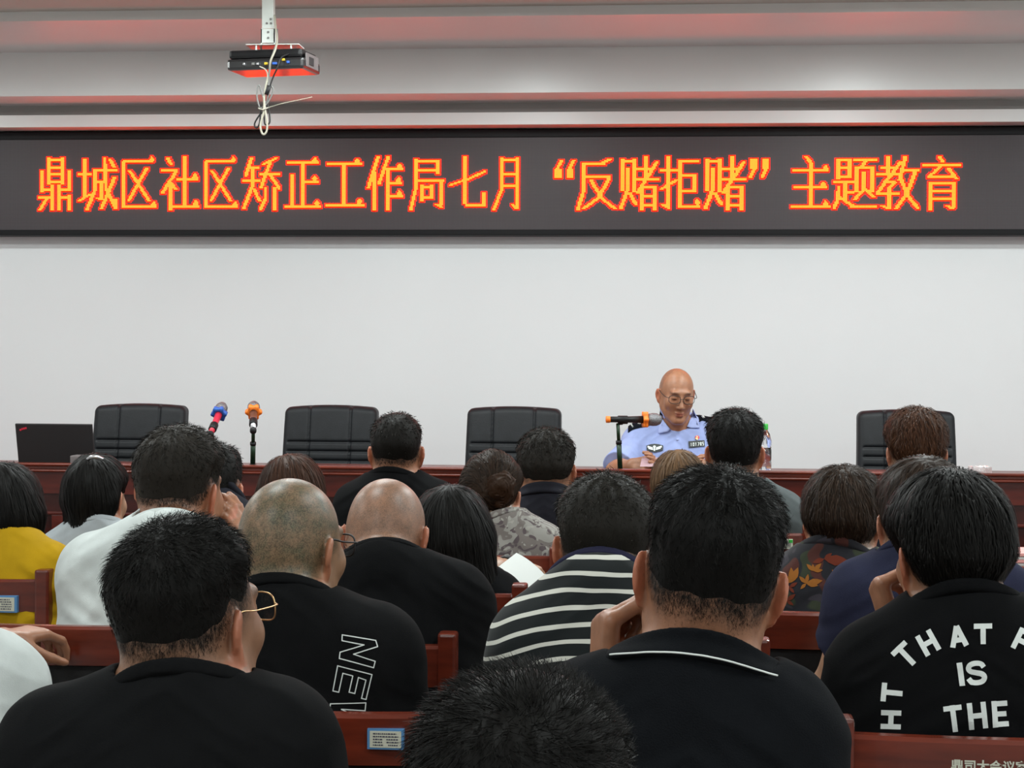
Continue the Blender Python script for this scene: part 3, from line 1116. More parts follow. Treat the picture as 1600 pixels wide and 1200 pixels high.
def led_panel_mat():
    m = mat('led_panel', (0.05, 0.045, 0.048), 0.45, spec=0.4)
    t, b, L = nt(m)
    tc = t.nodes.new('ShaderNodeTexCoord')
    sx = t.nodes.new('ShaderNodeSeparateXYZ')
    L.new(tc.outputs['Object'], sx.inputs[0])
    outs = []
    for ax in ('X', 'Z'):
        mu = t.nodes.new('ShaderNodeMath'); mu.operation = 'MULTIPLY'; mu.inputs[1].default_value = 2 * math.pi / PITCH_M
        L.new(sx.outputs[ax], mu.inputs[0])
        si = t.nodes.new('ShaderNodeMath'); si.operation = 'SINE'
        L.new(mu.outputs[0], si.inputs[0])
        outs.append(si.outputs[0])
    pr = t.nodes.new('ShaderNodeMath'); pr.operation = 'ADD'
    L.new(outs[0], pr.inputs[0]); L.new(outs[1], pr.inputs[1])
    rp = t.nodes.new('ShaderNodeValToRGB')
    mr = t.nodes.new('ShaderNodeMapRange')
    mr.inputs[1].default_value, mr.inputs[2].default_value = -2, 2
    L.new(pr.outputs[0], mr.inputs[0])
    L.new(mr.outputs[0], rp.inputs[0])
    rp.color_ramp.elements[0].position, rp.color_ramp.elements[1].position = .25, .75
    rp.color_ramp.elements[0].color = (.016, .013, .0145, 1)
    rp.color_ramp.elements[1].color = (.078, .062, .069, 1)
    L.new(rp.outputs[0], b.inputs['Base Color'])
    return m


PITCH_M = .0068
MB().box((LX0 + .03, YL + .004, zb + fb), (LX1 - .03, YW - .004, zt - ft)).build('led_panel', led_panel_mat(), led)

GL = {  # strokes on a 100 x 100 cell, y down: v = thick upright, h = thin level, d = slanting, k = small dot
    '鼎': 'v 30 2 52;v 70 2 52;h 6 30 70;h 20 30 70;h 34 30 70;h 48 30 70;v 11 28 66;h 63 11 42;h 77 0 40;v 41 54 100;d 25 77 4 100;v 59 54 100;h 63 59 90;v 90 28 63;h 77 60 92;v 90 72 100',
    '城': 'v 18 4 76;h 34 0 32;d 0 83 34 70;h 26 40 100;v 44 26 62;d 44 62 22 100;h 48 46 62;v 60 48 78;d 60 80 48 78;d 68 2 72 60;d 72 60 97 98;d 94 40 60 98;d 82 6 94 20;v 97 80 98',
    '区': 'h 10 6 90;v 8 10 96;h 93 8 100;d 24 26 80 82;d 74 22 22 82;k 88 6;k 94 90',
    '社': 'd 18 2 28 14;h 26 2 44;d 42 27 6 68;v 28 48 100;d 30 52 42 62;v 64 0 92;h 42 42 98;h 93 34 100;k 90 38;k 92 88',
    '矫': 'd 24 2 8 36;h 22 16 44;h 46 0 48;v 28 22 52;d 28 52 2 98;d 30 60 46 84;d 92 3 56 14;h 34 48 100;d 74 10 50 58;d 76 36 100 60;d 62 58 62 78;d 62 78 48 100;v 88 58 100',
    '正': 'h 11 6 94;v 52 10 92;h 48 54 92;v 22 34 92;h 93 0 100;k 84 7;k 84 42;k 90 88',
    '工': 'h 14 4 92;v 48 14 90;h 91 0 100;k 82 9;k 88 85',
    '作': 'd 30 0 4 58;v 22 30 100;d 58 0 32 52;h 24 48 96;v 58 24 100;h 50 60 94;h 74 60 96;k 88 19;k 86 45;k 88 69',
    '局': 'v 16 6 62;d 16 60 2 100;h 8 16 80;v 76 8 32;h 26 18 76;h 45 16 92;v 86 45 90;d 86 94 72 90;v 34 54 84;v 62 54 78;h 57 34 62;h 78 34 62',
    '七': 'v 42 0 88;h 91 42 94;v 92 68 90;d 2 53 50 42;d 50 42 92 28',
    '月': 'v 30 2 62;d 30 62 6 100;h 6 30 78;v 78 2 96;h 32 32 76;h 55 32 76;d 62 90 76 98',
    '“': 'd 54 8 42 24;v 42 24 38;v 49 24 40;d 86 8 74 24;v 74 24 38;v 81 24 40',
    '反': 'h 13 18 70;d 66 11 84 5;v 18 12 62;d 18 60 2 100;h 39 20 84;d 82 40 54 78;d 54 78 16 98;d 36 44 62 78;d 62 78 96 97',
    '赌': 'v 8 6 64;h 8 6 38;v 38 6 66;v 22 22 58;d 22 58 2 98;d 26 68 42 90;h 23 44 88;v 66 0 40;h 43 40 100;d 95 10 46 68;v 56 56 100;v 90 56 100;h 57 56 88;h 74 56 88;h 92 56 88',
    '拒': 'v 22 0 94;h 26 0 44;d 0 62 42 44;d 22 97 6 90;v 52 8 96;h 10 52 98;h 35 54 90;v 88 35 66;h 65 54 88;h 94 52 100;k 94 86',
    '”': 'v 22 6 22;v 29 6 22;d 28 20 16 38;v 54 6 22;v 61 6 22;d 60 20 48 38',
    '主': 'd 36 0 50 12;h 25 2 94;h 58 8 90;v 50 14 92;h 93 0 100;k 88 22;k 82 53;k 88 89',
    '题': 'v 12 4 42;v 38 4 38;h 6 12 38;h 22 12 38;h 39 12 38;h 49 0 50;v 27 49 84;h 67 28 48;d 12 57 10 80;d 10 80 0 98;d 12 76 44 92;h 95 40 100;h 6 46 100;d 76 6 66 20;v 54 20 66;v 92 20 66;h 20 54 92;v 72 30 58;d 72 60 50 80;d 74 60 94 76',
    '教': 'h 20 10 46;v 26 0 34;h 34 0 52;d 56 10 4 66;h 48 16 44;d 44 48 30 58;v 30 58 96;h 70 0 54;d 30 98 14 92;d 68 0 54 44;h 27 60 100;d 92 28 72 70;d 72 70 46 98;d 58 42 74 74;d 74 74 100 98',
    '育': 'd 42 0 52 10;h 17 0 98;d 46 18 18 36;h 38 14 84;d 66 22 86 42;v 22 50 100;v 80 50 96;h 51 22 80;h 66 22 80;h 80 22 80;d 64 92 76 98',
}
CW, CHH = 31, 42


def glyph_cells(g):
    on = set()
    for st in GL[g].split(';'):
        a = st.split()
        n = [float(v) for v in a[1:]]
        gx, gy = (CW - 1) / 100.0, (CHH - 1) / 100.0
        if a[0] == 'v':
            x = n[0] * gx
            for i in range(CW):
                if x - 1.6 <= i < x + 1.4:
                    for j in range(CHH):
                        if n[1] * gy - .5 <= j <= n[2] * gy + .5:
                            on.add((i, j))
        elif a[0] == 'h':
            y = n[0] * gy
            for j in range(CHH):
                if y - 1.1 <= j < y + .9:
                    for i in range(CW):
                        if n[1] * gx - .5 <= i <= n[2] * gx + .5:
                            on.add((i, j))
        elif a[0] == 'k':
            x, y = n[0] * gx, n[1] * gy
            for i in range(CW):
                for j in range(CHH):
                    if abs(i - x) + abs(j - y) * .8 < 2.4:
                        on.add((i, j))
        else:
            ax, ay, bx, by = n[0] * gx, n[1] * gy, n[2] * gx, n[3] * gy
            m = int(max(abs(bx - ax), abs(by - ay)) * 2) + 1
            for q in range(m + 1):
                t = q / m
                x, y = ax + (bx - ax) * t, ay + (by - ay) * t
                for i in range(int(x - 1), int(x + 3)):
                    j = int(round(y))
                    if abs(i - x) <= 1.35 and 0 <= i < CW and 0 <= j < CHH:
                        on.add((i, j))
    return on


TEXT = [('鼎', 60, 115), ('城', 122, 184), ('区', 189, 245), ('社', 250, 312), ('区', 318, 372), ('矫', 379, 438), ('正', 445, 502), ('工', 509, 570),
        ('作', 573, 632), ('局', 640, 698), ('七', 702, 763), ('月', 768, 821), ('“', 845, 905), ('反', 901, 964), ('赌', 968, 1030), ('拒', 1031, 1094), ('赌', 1100, 1166),
        ('”', 1162, 1222), ('主', 1236, 1298), ('题', 1302, 1370), ('教', 1369, 1436), ('育', 1441, 1503)]
mc, mr_ = MB(), MB()
YD = YL + .002
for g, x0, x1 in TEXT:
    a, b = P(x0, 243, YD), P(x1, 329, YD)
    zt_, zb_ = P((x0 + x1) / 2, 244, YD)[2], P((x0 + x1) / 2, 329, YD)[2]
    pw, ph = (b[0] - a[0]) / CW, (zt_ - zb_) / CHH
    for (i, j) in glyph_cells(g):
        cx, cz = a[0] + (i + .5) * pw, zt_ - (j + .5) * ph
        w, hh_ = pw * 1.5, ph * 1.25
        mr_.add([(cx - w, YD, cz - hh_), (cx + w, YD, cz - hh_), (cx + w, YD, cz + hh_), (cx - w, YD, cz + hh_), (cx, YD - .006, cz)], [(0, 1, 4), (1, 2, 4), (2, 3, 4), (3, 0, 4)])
        w, hh_ = pw * .37, ph * .37
        mc.add([(cx - w, YD - .0062, cz - hh_), (cx + w, YD - .0062, cz - hh_), (cx + w, YD - .0062, cz + hh_), (cx - w, YD - .0062, cz + hh_), (cx, YD - .012, cz)], [(0, 1, 4), (1, 2, 4), (2, 3, 4), (3, 0, 4)])
lt = mr_.build('lettering_halo', mat('led_red_halo', (0.2, 0.01, 0.0), 0.4, emis=(1.0, 0.003, 0.0), estr=9.0), led)  # red rim wider than the strokes: the letters' bloom built in as emission
mc.build('led_core', mat('led_amber', (0.3, 0.1, 0.0), 0.4, emis=(1.0, 0.30, 0.03), estr=3.0), lt)

# ------------------------------------------------------------------ rostrum table
tb = thing('rostrum_table', 'long dark red wooden rostrum table with moulded front across the stage', 'table', (-.8, 7.4, .2))
TX0, TX1, TY = -4.4, 3.2, 7.15
TZ = P(960, 733, TY)[2]
MB().box((TX0, TY + .02, TZ - .06), (TX1, TY + .60, TZ - .028), .004).build('tabletop', M['wood_dark'], tb)
mo = MB()
mo.box((TX0 - .01, TY - .012, TZ - .012), (TX1 + .01, TY + .035, TZ), .005)
mo.box((TX0 - .01, TY - .004, TZ - .026), (TX1 + .01, TY + .035, TZ - .012), .003)
mo.box((TX0 - .01, TY - .016, TZ - .036), (TX1 + .01, TY + .035, TZ - .026), .004)
mo.build('moulding', M['wood'], tb)
MB().box((TX0, TY, TZ - .125), (TX1, TY + .03, TZ - .036)).build('upper_rail', M['wood_dark'], tb)
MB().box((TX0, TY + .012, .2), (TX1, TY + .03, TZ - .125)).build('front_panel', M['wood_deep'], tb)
ml = MB()
ml.box((TX0, TY - .004, TZ - .212), (TX1, TY + .014, TZ - .200), .003)
for k in range(9):
    x = TX0 + .02 + (TX1 - TX0 - .1) * k / 8
    ml.box((x, TY - .002, .2), (x + .06, TY + .014, TZ - .212), .003)
ml.build('panel_frame', M['wood_dark'], tb)
for x in (TX0, TX1 - .03):
    MB().box((x, TY + .03, .2), (x + .03, TY + .58, TZ - .06)).build('side_panel', M['wood_dark'], tb)
TT = TZ - .028


# ------------------------------------------------------------------ leather executive chairs behind the rostrum
def exec_chair():
    r = thing('executive_chair', 'x', 'chair', (0, 0, 0), 'leather chairs behind the rostrum')
    # local: sitter faces -y, back plane at y = 0, height above stage
    f = Field((-.30, -.16, .40), (.30, .12, 1.06), .0055)
    w0, w1, z0, z1 = .215, .232, .44, .985

    def back(p):
        x, y, z = p
        t = np.clip((z - z0) / (z1 - z0), 0, 1)
        w = w1 + (w0 - w1) * t * .6
        crown = .012 * (1 - np.clip(np.abs(x) / .22, 0, 1) ** 2)
        zz = (z - (z0 + z1) / 2) - crown * t
        cy = -.03 + .07 * t * t                       # leans back
        qx, qy, qz = np.abs(x) - (w - .03), np.abs(y - cy) - (.045 - .02), np.abs(zz) - ((z1 - z0) / 2 - .03)
        d = np.sqrt(np.maximum(qx, 0) ** 2 + np.maximum(qy, 0) ** 2 + np.maximum(qz, 0) ** 2) + np.minimum(np.maximum(np.maximum(qx, qy), qz), 0) - .028
        front = 1 / (1 + np.exp((y - cy) * 120))
        gv = np.exp(-((np.abs(x) - .098) / .0055) ** 2) * .011
        gh = sum(np.exp(-((z - q) / .005) ** 2) * .010 for q in (.822, .778, .735, .69)) * (np.abs(x) < .20)
        puff = -.008 * np.cos(x * math.pi / .098) * (np.abs(x) < .2) * 0
        return d + (gv + gh) * front + puff
    f.add(back, (-.26, -.12, .42), (.26, .12, 1.03), .002)
    V, Q = f.mesh()
    mesh_obj('backrest', V, Q, M['leather'], r, True)
    f = Field((-.30, -.62, .32), (.30, .05, .52), .009)

    def seat(p):
        x, y, z = p
        qx, qy, qz = np.abs(x) - .21, np.abs(y + .27) - .22, np.abs(z - .43) - .03
        return np.sqrt(np.maximum(qx, 0) ** 2 + np.maximum(qy, 0) ** 2 + np.maximum(qz, 0) ** 2) + np.minimum(np.maximum(np.maximum(qx, qy), qz), 0) - .035
    f.add(seat, (-.26, -.54, .36), (.26, .0, .5), .002)
    V, Q = f.mesh()
    mesh_obj('seat', V, Q, M['leather'], r, True)
    for sg in (-1, 1):
        MB().tube(spline([(sg * .255, .0, .50), (sg * .285, -.05, .62), (sg * .285, -.28, .64), (sg * .275, -.40, .60), (sg * .24, -.42, .42)], 6), .018, 10).build('armrest', M['wood_dark'], r, True)
    MB().lathe([(.03, .09), (.03, .25), (.05, .26), (.06, .37)], (0, -.26, 0), 16).build('pedestal', M['matte_black'], r, True)
    for k in range(5):
        a = 2 * math.pi * k / 5 + .3
        e = (.27 * math.cos(a), -.26 + .27 * math.sin(a))
        lg = MB().tube([(0, -.26, .11), (e[0] * .5, -.26 + (e[1] + .26) * .5, .10), (e[0], e[1], .07)], [.028, .022, .016], 8).build('leg', M['wood_dark'], r, True)
        MB().lathe([(.012, -.02), (.028, -.018), (.028, .018), (.012, .02)], (e[0], e[1], .029), 14, Matrix(((0, 0, 1), (0, 1, 0), (-1, 0, 0)))).build('caster', M['black_plastic'], lg, True)
    return r


EC = exec_chair()
for i, (px, lab) in enumerate([(219, 'black leather executive chair behind the open laptop'), (517, 'black leather executive chair beside the orange-ringed microphone stand, second from the left'),
                               (803, 'black leather executive chair behind the charcoal polo head, third from the left'), (1052, 'black leather executive chair under the seated officer'),
                               (1416, 'black leather executive chair alone at the right end of the rostrum')]):
    c = EC if i == 0 else copy_tree(EC)
    q = P(px, 640, 8.36)
    c.location = (q[0], 8.36, .2)
    c.rotation_euler = (0, 0, math.radians((1, 0, -1, 0, 0)[i]))
    c['label'] = lab
    if i == 3:
        c.scale = (1, 1, .86)


# ------------------------------------------------------------------ audience chairs
def audience_chair():
    r = thing('auditorium_chair', 'x', 'chair', (0, 0, 0), 'wooden auditorium chairs')
    hw = .232
    # gently bowed top rail: bulges toward the back (-y)
    def bow(name, z0, z1, th, dy, m):
        K = 14
        V, F = [], []
        for k in range(K + 1):
            x = -hw + 2 * hw * k / K
            y = dy - .018 * (1 - (x / hw) ** 2)
            tz = .006 * (1 - (x / hw) ** 2) * 0
            for (yy, zz) in ((-th / 2, z0), (th / 2, z0), (th / 2, z1 - .004 + tz), (th / 2 - .004, z1 + tz), (-th / 2 + .006, z1 + tz), (-th / 2, z1 - .006 + tz)):
                V.append((x, y + yy, zz))
        for k in range(K):
            for q in range(6):
                q2 = (q + 1) % 6
                F.append((k * 6 + q, k * 6 + q2, (k + 1) * 6 + q2, (k + 1) * 6 + q))
        F += [tuple(range(5, -1, -1)), tuple(K * 6 + q for q in range(6))]
        return MB().add(V, F).build(name, m, r)
    bow('top_rail', .800, .880, .030, 0, M['wood'])
    bow('back_cushion', .735, .802, .020, .008, M['black_cloth'])
    bow('lower_rail', .600, .735, .026, .004, M['wood'])
    for sg in (-1, 1):
        MB().box((sg * (hw + .016) - .018, -.022, 0), (sg * (hw + .016) + .018, .026, .905), .006).build('post', M['wood'], r)
        MB().box((sg * (hw + .016) - .018, .36, 0), (sg * (hw + .016) + .018, .40, .62), .005).build('leg', M['wood_dark'], r)
        MB().box((sg * (hw + .016) - .022, .026, .60), (sg * (hw + .016) + .022, .40, .63), .008).build('armrest', M['wood'], r)
    MB().box((-hw, .02, .40), (hw, .40, .45), .015).build('seat', M['black_cloth'], r)
    MB().box((-hw, .03, .34), (hw, .39, .40)).build('seat_frame', M['wood_dark'], r)
    return r


AC = audience_chair()
CHAIRS = {  # centre pixel, Y of the rail, label
    'nev': (466, 1115, 2.80, 'wooden auditorium chair with a blue-bordered asset sticker behind the man in the NEV shirt'),
    'that': (1577, 1155, 2.72, 'wooden auditorium chair with painted white characters behind the man in the THAT IS THE shirt'),
    'white': (82, 1003, 3.62, 'wooden auditorium chair behind the man in the white T-shirt, a hand on its rail'),
    'bald': (503, 1010, 3.45, 'wooden auditorium chair behind the shaven man, its post rising beside the spiky head'),
    'gap': (985, 1010, 3.45, 'wooden auditorium chair mostly hidden by the man with the white-piped collar'),
    'navy': (1530, 1010, 3.45, 'wooden auditorium chair behind the man in the navy T-shirt'),
    'yellow': (-82, 917, 4.33, 'wooden auditorium chair with an asset sticker behind the woman in yellow'),
    'longhair': (649, 932, 4.20, 'wooden auditorium chair behind the woman with long black hair, below the white paper'),
    'floral': (1292, 945, 4.00, 'wooden auditorium chair behind the woman in the leaf-print top'),
    'bun': (731, 868, 5.00, 'wooden auditorium chair behind the woman with the hair bun'),
    'polo': (862, 834, 5.52, 'wooden auditorium chair just behind the man in the charcoal polo'),
    'grey': (1140, 828, 5.73, 'wooden auditorium chair with a green sticker behind the man in the grey T-shirt'),
}
CH = {}
for i, (k, (px, py, Y, lab)) in enumerate(CHAIRS.items()):
    c = AC if i == 0 else copy_tree(AC)
    q = P(px, py, Y)
    c.location = (q[0], Y, 0)
    c['label'] = lab
    CH[k] = c


def sticker(chair, px0, py0, px1, py1, blue=True, green=False):
    Y = chair.location[1] - .04
    a, b = P(px0, py0, Y), P(px1, py1, Y)
    y = Y + .0055
    par = chair
    o = MB().box((a[0], y, b[2]), (b[0], y + .022, a[2])).build('sticker', M['sticker_blue'] if blue else M['sticker_white'], par)
    w, h = b[0] - a[0], a[2] - b[2]
    if blue:
        MB().box((a[0] + w * .07, y - .001, b[2] + h * .09), (b[0] - w * .07, y + .001, a[2] - h * .09)).build('sticker_face', M['sticker_white'], o)
    ln = MB()
    for r_ in range(5):
        z = a[2] - h * (.22 + .14 * r_)
        x = a[0] + w * .16
        rr = random.Random(r_ + int(px1))
        end = b[0] - w * (.2 if r_ == 0 else .15)
        while x < end:
            d = w * rr.uniform(.02, .07)
            if not (r_ > 0 and .42 < (x - a[0]) / w < .5):
                ln.box((x, y - .0016, z - h * .03), (min(x + d, end), y, z + h * .03))
            x += d + w * .02
    ln.build('sticker_writing', M['ink'], o)
    if green:
        MB().box((b[0] - w * .3, y - .0016, a[2] - h * .35), (b[0] - w * .02, y, a[2] - h * .02)).build('green_mark', M['green'], o)


sticker(CH['nev'], 573, 1140, 630, 1173)
sticker(CH['yellow'], -30, 931, 25, 958)
sticker(CH['grey'], 1218, 843, 1239, 858, False, True)
# painted name of the hall on the near chair
try:
    cu = bpy.data.curves.new('hall_name', 'FONT')
    cu.body = '鼎司大会议室'
    cu.size = .0186
    cu.space_character = 1.0
    cu.extrude = .0004
    cu.offset = .0004
    tmp = bpy.data.objects.new('hall_name', cu)
    COL.objects.link(tmp)
    dg = bpy.context.evaluated_depsgraph_get()
    me = bpy.data.meshes.new_from_object(tmp.evaluated_get(dg))
    Vt = np.array([v.co[:] for v in me.vertices])
    Ft = [tuple(p.vertices) for p in me.polygons]
    bpy.data.objects.remove(tmp)
    q0 = P(1487, 1205, 2.68)
    yb = lambda x: 2.72 - .018 * (1 - ((x - CH['that'].location[0]) / .232) ** 2) - .0156
    W_ = np.stack([q0[0] + Vt[:, 0], np.zeros(len(Vt)), q0[2] + Vt[:, 1]], 1)
    W_[:, 1] = [yb(x) for x in W_[:, 0]]
    W_[:, 1] -= Vt[:, 2] * 1.0 + .0003
    mesh_obj('painted_characters', W_, Ft, M['sticker_white'], CH['that'])
except Exception as ex:
    print('hall name skipped', ex)


# ------------------------------------------------------------------ front-row desk and what lies on it
dk = thing('long_desk', 'long low wooden desk in front of the first row of seats', 'desk', (-.5, 6.45, 0))
MB().box((-4.0, 6.28, .69), (2.8, 6.68, .72), .005).build('desk_top', M['wood'], dk)
MB().box((-3.98, 6.62, .0), (2.78, 6.64, .69)).build('modesty_panel', M['wood_dark'], dk)
for x in (-3.98, -1.7, .5, 2.74):
    MB().box((x, 6.30, 0), (x + .04, 6.62, .69)).build('leg', M['wood_dark'], dk)
for (px0, px1, lab, n) in ((1258, 1306, 'stack of pink and white papers on the desk beside the leaf-print woman', 6), (1576, 1640, 'stack of pink papers on the desk at the right edge', 4)):
    a, b = P(px0, 874, 6.32), P(px1, 874, 6.32)
    st = thing('paper_stack', lab, 'papers', ((a[0] + b[0]) / 2, 6.40, .72))
    for k in range(n):
        jx = random.uniform(-.004, .004)
        MB().box((a[0] + jx, 6.31 + abs(jx), .7202 + .011 * k), (b[0] + jx, 6.52, .7202 + .011 * k + (.010 if k % 2 else .0085))).build('booklet', M['pink_paper'] if k % 2 or n - k < 2 else M['paper'], st)


# ------------------------------------------------------------------ objects on the rostrum
def Pz(px, py, Y, z):
    q = P(px, py, Y)
    return np.array((q[0], Y, z))


# laptop
lp = thing('laptop', 'open black laptop seen from behind, small red logo on its lid', 'laptop', tuple(Pz(86, 725, 7.45, TT)))
a, b = P(26, 664, 7.38), P(146, 728, 7.38)
tl = math.radians(14)
R_ = Matrix.Rotation(tl, 3, 'X')
hgt = .186
lid = MB().box((a[0], 7.40, TT + .012), (b[0], 7.412, TT + hgt), .004, R_, (0, 7.41, TT + .012)).build('lid', M['matte_black'], lp)
MB().box((a[0] + .012, 7.4125, TT + .022), (b[0] - .012, 7.4135, TT + hgt - .012), 0, R_, (0, 7.41, TT + .012)).build('screen', M['gloss_black'], lid)
c0 = Vector((a[0] + .035, 7.3985, TT + hgt - .022))
lg = MB()
for k, (dx, dz) in enumerate([(-.012, -.004), (-.004, .0), (.004, .002), (.012, .004)]):
    lg.box((c0.x + dx - .004, c0.y, c0.z + dz - .004), (c0.x + dx + .003, c0.y + .002, c0.z + dz + .004), 0, R_, (0, 7.41, TT + .012))
lg.build('logo', M['red'], lid)
MB().box((a[0], 7.412, TT), (b[0], 7.64, TT + .016), .004).build('base', M['matte_black'], lp)
kb = MB()
for i in range(14):
    for j in range(5):
        x = a[0] + .02 + (b[0] - a[0] - .04) * i / 14
        kb.box((x, 7.43 + j * .02, TT + .016), (x + .016, 7.446 + j * .02, TT + .0175))
kb.build('keyboard', M['gloss_black'], lp)
q0, q1 = P(113, 712, 7.25), P(150, 712, 7.25)
tag(MB().box((q0[0], 7.22, TT), (q1[0], 7.30, TT + .055), .004).build('grey_box', M['grey_plastic']), 'small grey box beside the laptop on the rostrum', 'box')


def mic_body(r, c, ax, ring, body, tail):
    """hand microphone: centre of body c, unit axis ax towards the head"""
    z = Vector(ax)
    Rm = z.to_track_quat('Z', 'Y').to_matrix()
    MB().lathe([(.012, -.085), (.0125, -.02), (.0155, .055)], c, 18, Rm).build('handle', M[body], r, True)
    MB().lathe([(.0135, -.10), (.0138, -.085), (.0125, -.083)], c, 18, Rm).build('end_cap', M[tail], r, True)
    MB().lathe([(.016, .066), (.0245, .075), (.0265, .092), (.0255, .108), (.0185, .123), (.008, .129), (.001, .130)], c, 20, Rm).build('grille', M['grille'], r, True)
    # anti-roll ring with lobes
    V, F = [], []
    K = 36
    for (zz, e) in ((.052, .0), (.050, 1.0), (.070, 1.0), (.072, .0)):
        for k in range(K):
            t = 2 * math.pi * k / K
            rr = .016 if e == 0 else (.031 + .005 * math.cos(6 * t))
            V.append(tuple(Vector(c) + Rm @ Vector((rr * math.cos(t), rr * math.sin(t), zz))))
    for i in range(3):
        for k in range(K):
            k2 = (k + 1) % K
            F.append((i * K + k, i * K + k2, (i + 1) * K + k2, (i + 1) * K + k))
    MB().add(V, F).build('ring', M[ring], r, True)


def desk_stand(name, lab, base, clip, ax, colr):
    r = thing(name, lab, 'microphone stand', tuple(base))
    MB().lathe([(.065, 0), (.065, .008), (.02, .016), (.012, .02)], base, 28).build('base', M['matte_black'], r, True)
    p0 = base + np.array((0, 0, .02))
    top = np.array(clip) - np.array(ax) * .02 - np.array((0, 0, .014))
    mid = p0 * .42 + top * .58
    MB().tube([p0, mid], .0105, 12).build('lower_pole', M[colr], r, True)
    MB().tube([p0 * .46 + top * .54, p0 * .38 + top * .62], .0125, 12).build('clutch', M['black_plastic'], r, True)
    MB().tube([mid, top], .0075, 12).build('upper_pole', M[colr], r, True)
    z = Vector(ax)
    Rm = z.to_track_quat('Z', 'Y').to_matrix()
    MB().lathe([(.0165, -.02), (.0175, -.018), (.0175, .018), (.0165, .02)], tuple(np.array(clip)), 18, Rm).tube([top, np.array(clip) - np.array(ax) * .0 - np.array((0, 0, .012))], .008, 8).build('clip', M['black_plastic'], r, True)
    return r


# officer's microphone: lies level, head to the right
c0 = P(985, 655.5, 7.30)
ax0 = np.array((.985, .17, .0)); ax0 /= np.linalg.norm(ax0)
mp = thing('microphone', 'black hand microphone with an orange ring and orange end, lying level before the officer', 'microphone', tuple(c0))
mic_body(mp, tuple(c0), tuple(ax0), 'orange', 'black_plastic', 'orange')
desk_stand('microphone_stand', 'black desk microphone stand in front of the officer', Pz(969, 735, 7.30, TT), P(973, 656, 7.30), ax0, 'dark_green')
# orange-ringed microphone facing the hall
b1 = Pz(395, 730, 7.35, TT)
c1 = P(396, 655, 7.35)
ax1 = np.array((-.19, .86, .47)); ax1 /= np.linalg.norm(ax1)
mp = thing('microphone', 'orange-ringed upright microphone on the tall stand beside the second leather chair', 'microphone', tuple(c1))
mic_body(mp, tuple(c1), tuple(ax1), 'orange', 'steel', 'matte_black')
desk_stand('microphone_stand', 'dark green desk microphone stand holding the orange-ringed microphone', b1, c1 - ax1 * .03, ax1, 'dark_green')
# red and blue microphone leaning right
c2 = P(337, 659, 7.40)
ax2 = np.array((.03, .82, .52)); ax2 /= np.linalg.norm(ax2)
mp = thing('microphone', 'red microphone with a blue ring leaning right behind the first-row heads', 'microphone', tuple(c2))
mic_body(mp, tuple(c2), tuple(ax2), 'blue', 'red', 'matte_black')
desk_stand('microphone_stand', 'desk microphone stand holding the red and blue microphone', Pz(330, 735, 7.40, TT), c2 - ax2 * .04, ax2, 'dark_green')

# water bottle with a green cap
bc = Pz(1194, 735, 7.36, TT)
bt = thing('water_bottle', 'clear plastic water bottle with a bright green cap on the rostrum', 'bottle', tuple(bc))
zt_ = P(1194, 679, 7.36)[2] - TT
k_ = zt_ / .205
MB().lathe([(.004, .004), (.026, .002), (.029, .012), (.029, .05), (.027, .055), (.029, .06), (.029, .10), (.027, .105), (.029, .11), (.029, .135), (.022, .165), (.0125, .180), (.0125, .188)], bc, 28).build('bottle_body', M['clear'], bt, True).scale = (1, 1, 1)
MB().lathe([(.003, .005), (.0245, .004), (.0275, .013), (.0275, .11), (.002, .1102)], bc, 28).build('water', M['water'], bt, True)
MB().lathe([(.0145, .182), (.0150, .184), (.0150, .203), (.0135, .206), (.001, .2062)], bc, 24).build('cap', M['green'], bt, True)

# cut-glass ashtray at the right end
ac = Pz(1531, 741, 7.36, TT)
f = Field(ac + (-.06, -.06, -.01), ac + (.06, .06, .07), .002)
f.add(lambda p: np.maximum(np.sqrt((p[0] - ac[0]) ** 2 + (p[1] - ac[1]) ** 2) - .045 + .002 * np.cos(12 * np.arctan2(p[1] - ac[1], p[0] - ac[0])), np.abs(p[2] - ac[2] - .0215) - .0215), ac - .05, ac + .06, .001)
f.cut(lambda p: ell(p, ac + (0, 0, .05), (.034, .034, .034)), ac - .05, ac + .07, .003)
V, Q = f.mesh()
tag(mesh_obj('ashtray', V, Q, mat('cut_glass', (.92, .88, .88), .08, trans=.75), None, True, tuple(ac)), 'cut-glass ashtray on the rostrum beyond the bowl-cut head', 'ashtray')

# ------------------------------------------------------------------ projector
YP = 7.15
pj = thing('projector', 'black projector hanging on a white ceiling pole with looped cables', 'projector', tuple(P(420, 0, YP)))
pj.location.z = 2.98
pc_ = lambda x, y, Y=YP: P(x, y, Y)
a, b = pc_(360, 92), pc_(470, 114)
xa, xb = P(358, 95, YP)[0], P(484, 95, YP)[0]
zt1, zm, zb1 = P(420, 77, YP)[2], P(420, 90, YP)[2], P(420, 108, YP)[2]
RY = Matrix.Rotation(math.radians(-9), 3, 'Z')
pv = ((xa + xb) / 2, YP + .12, zm)
up_ = MB().box((xa + .006, YP + .004, zm), (xb - .012, YP + .19, zt1 + .002), .012, RY, pv).build('upper_shell', M['black_plastic'], pj)
lo_ = MB().box((xa, YP, zb1), (xb, YP + .20, zm), .012, RY, pv).build('lower_shell', M['gloss_black'], pj)
MB().box((xb - .004, YP + .03, zb1 + .012), (xb + .002, YP + .17, zt1 - .012), .002, RY, pv).build('side_vent', M['grey_plastic'], pj)
MB().box((xb - .001, YP + .06, zb1 + .022), (xb + .0045, YP + .11, zm + .008), .001, RY, pv).build('vent_opening', M['matte_black'], pj)
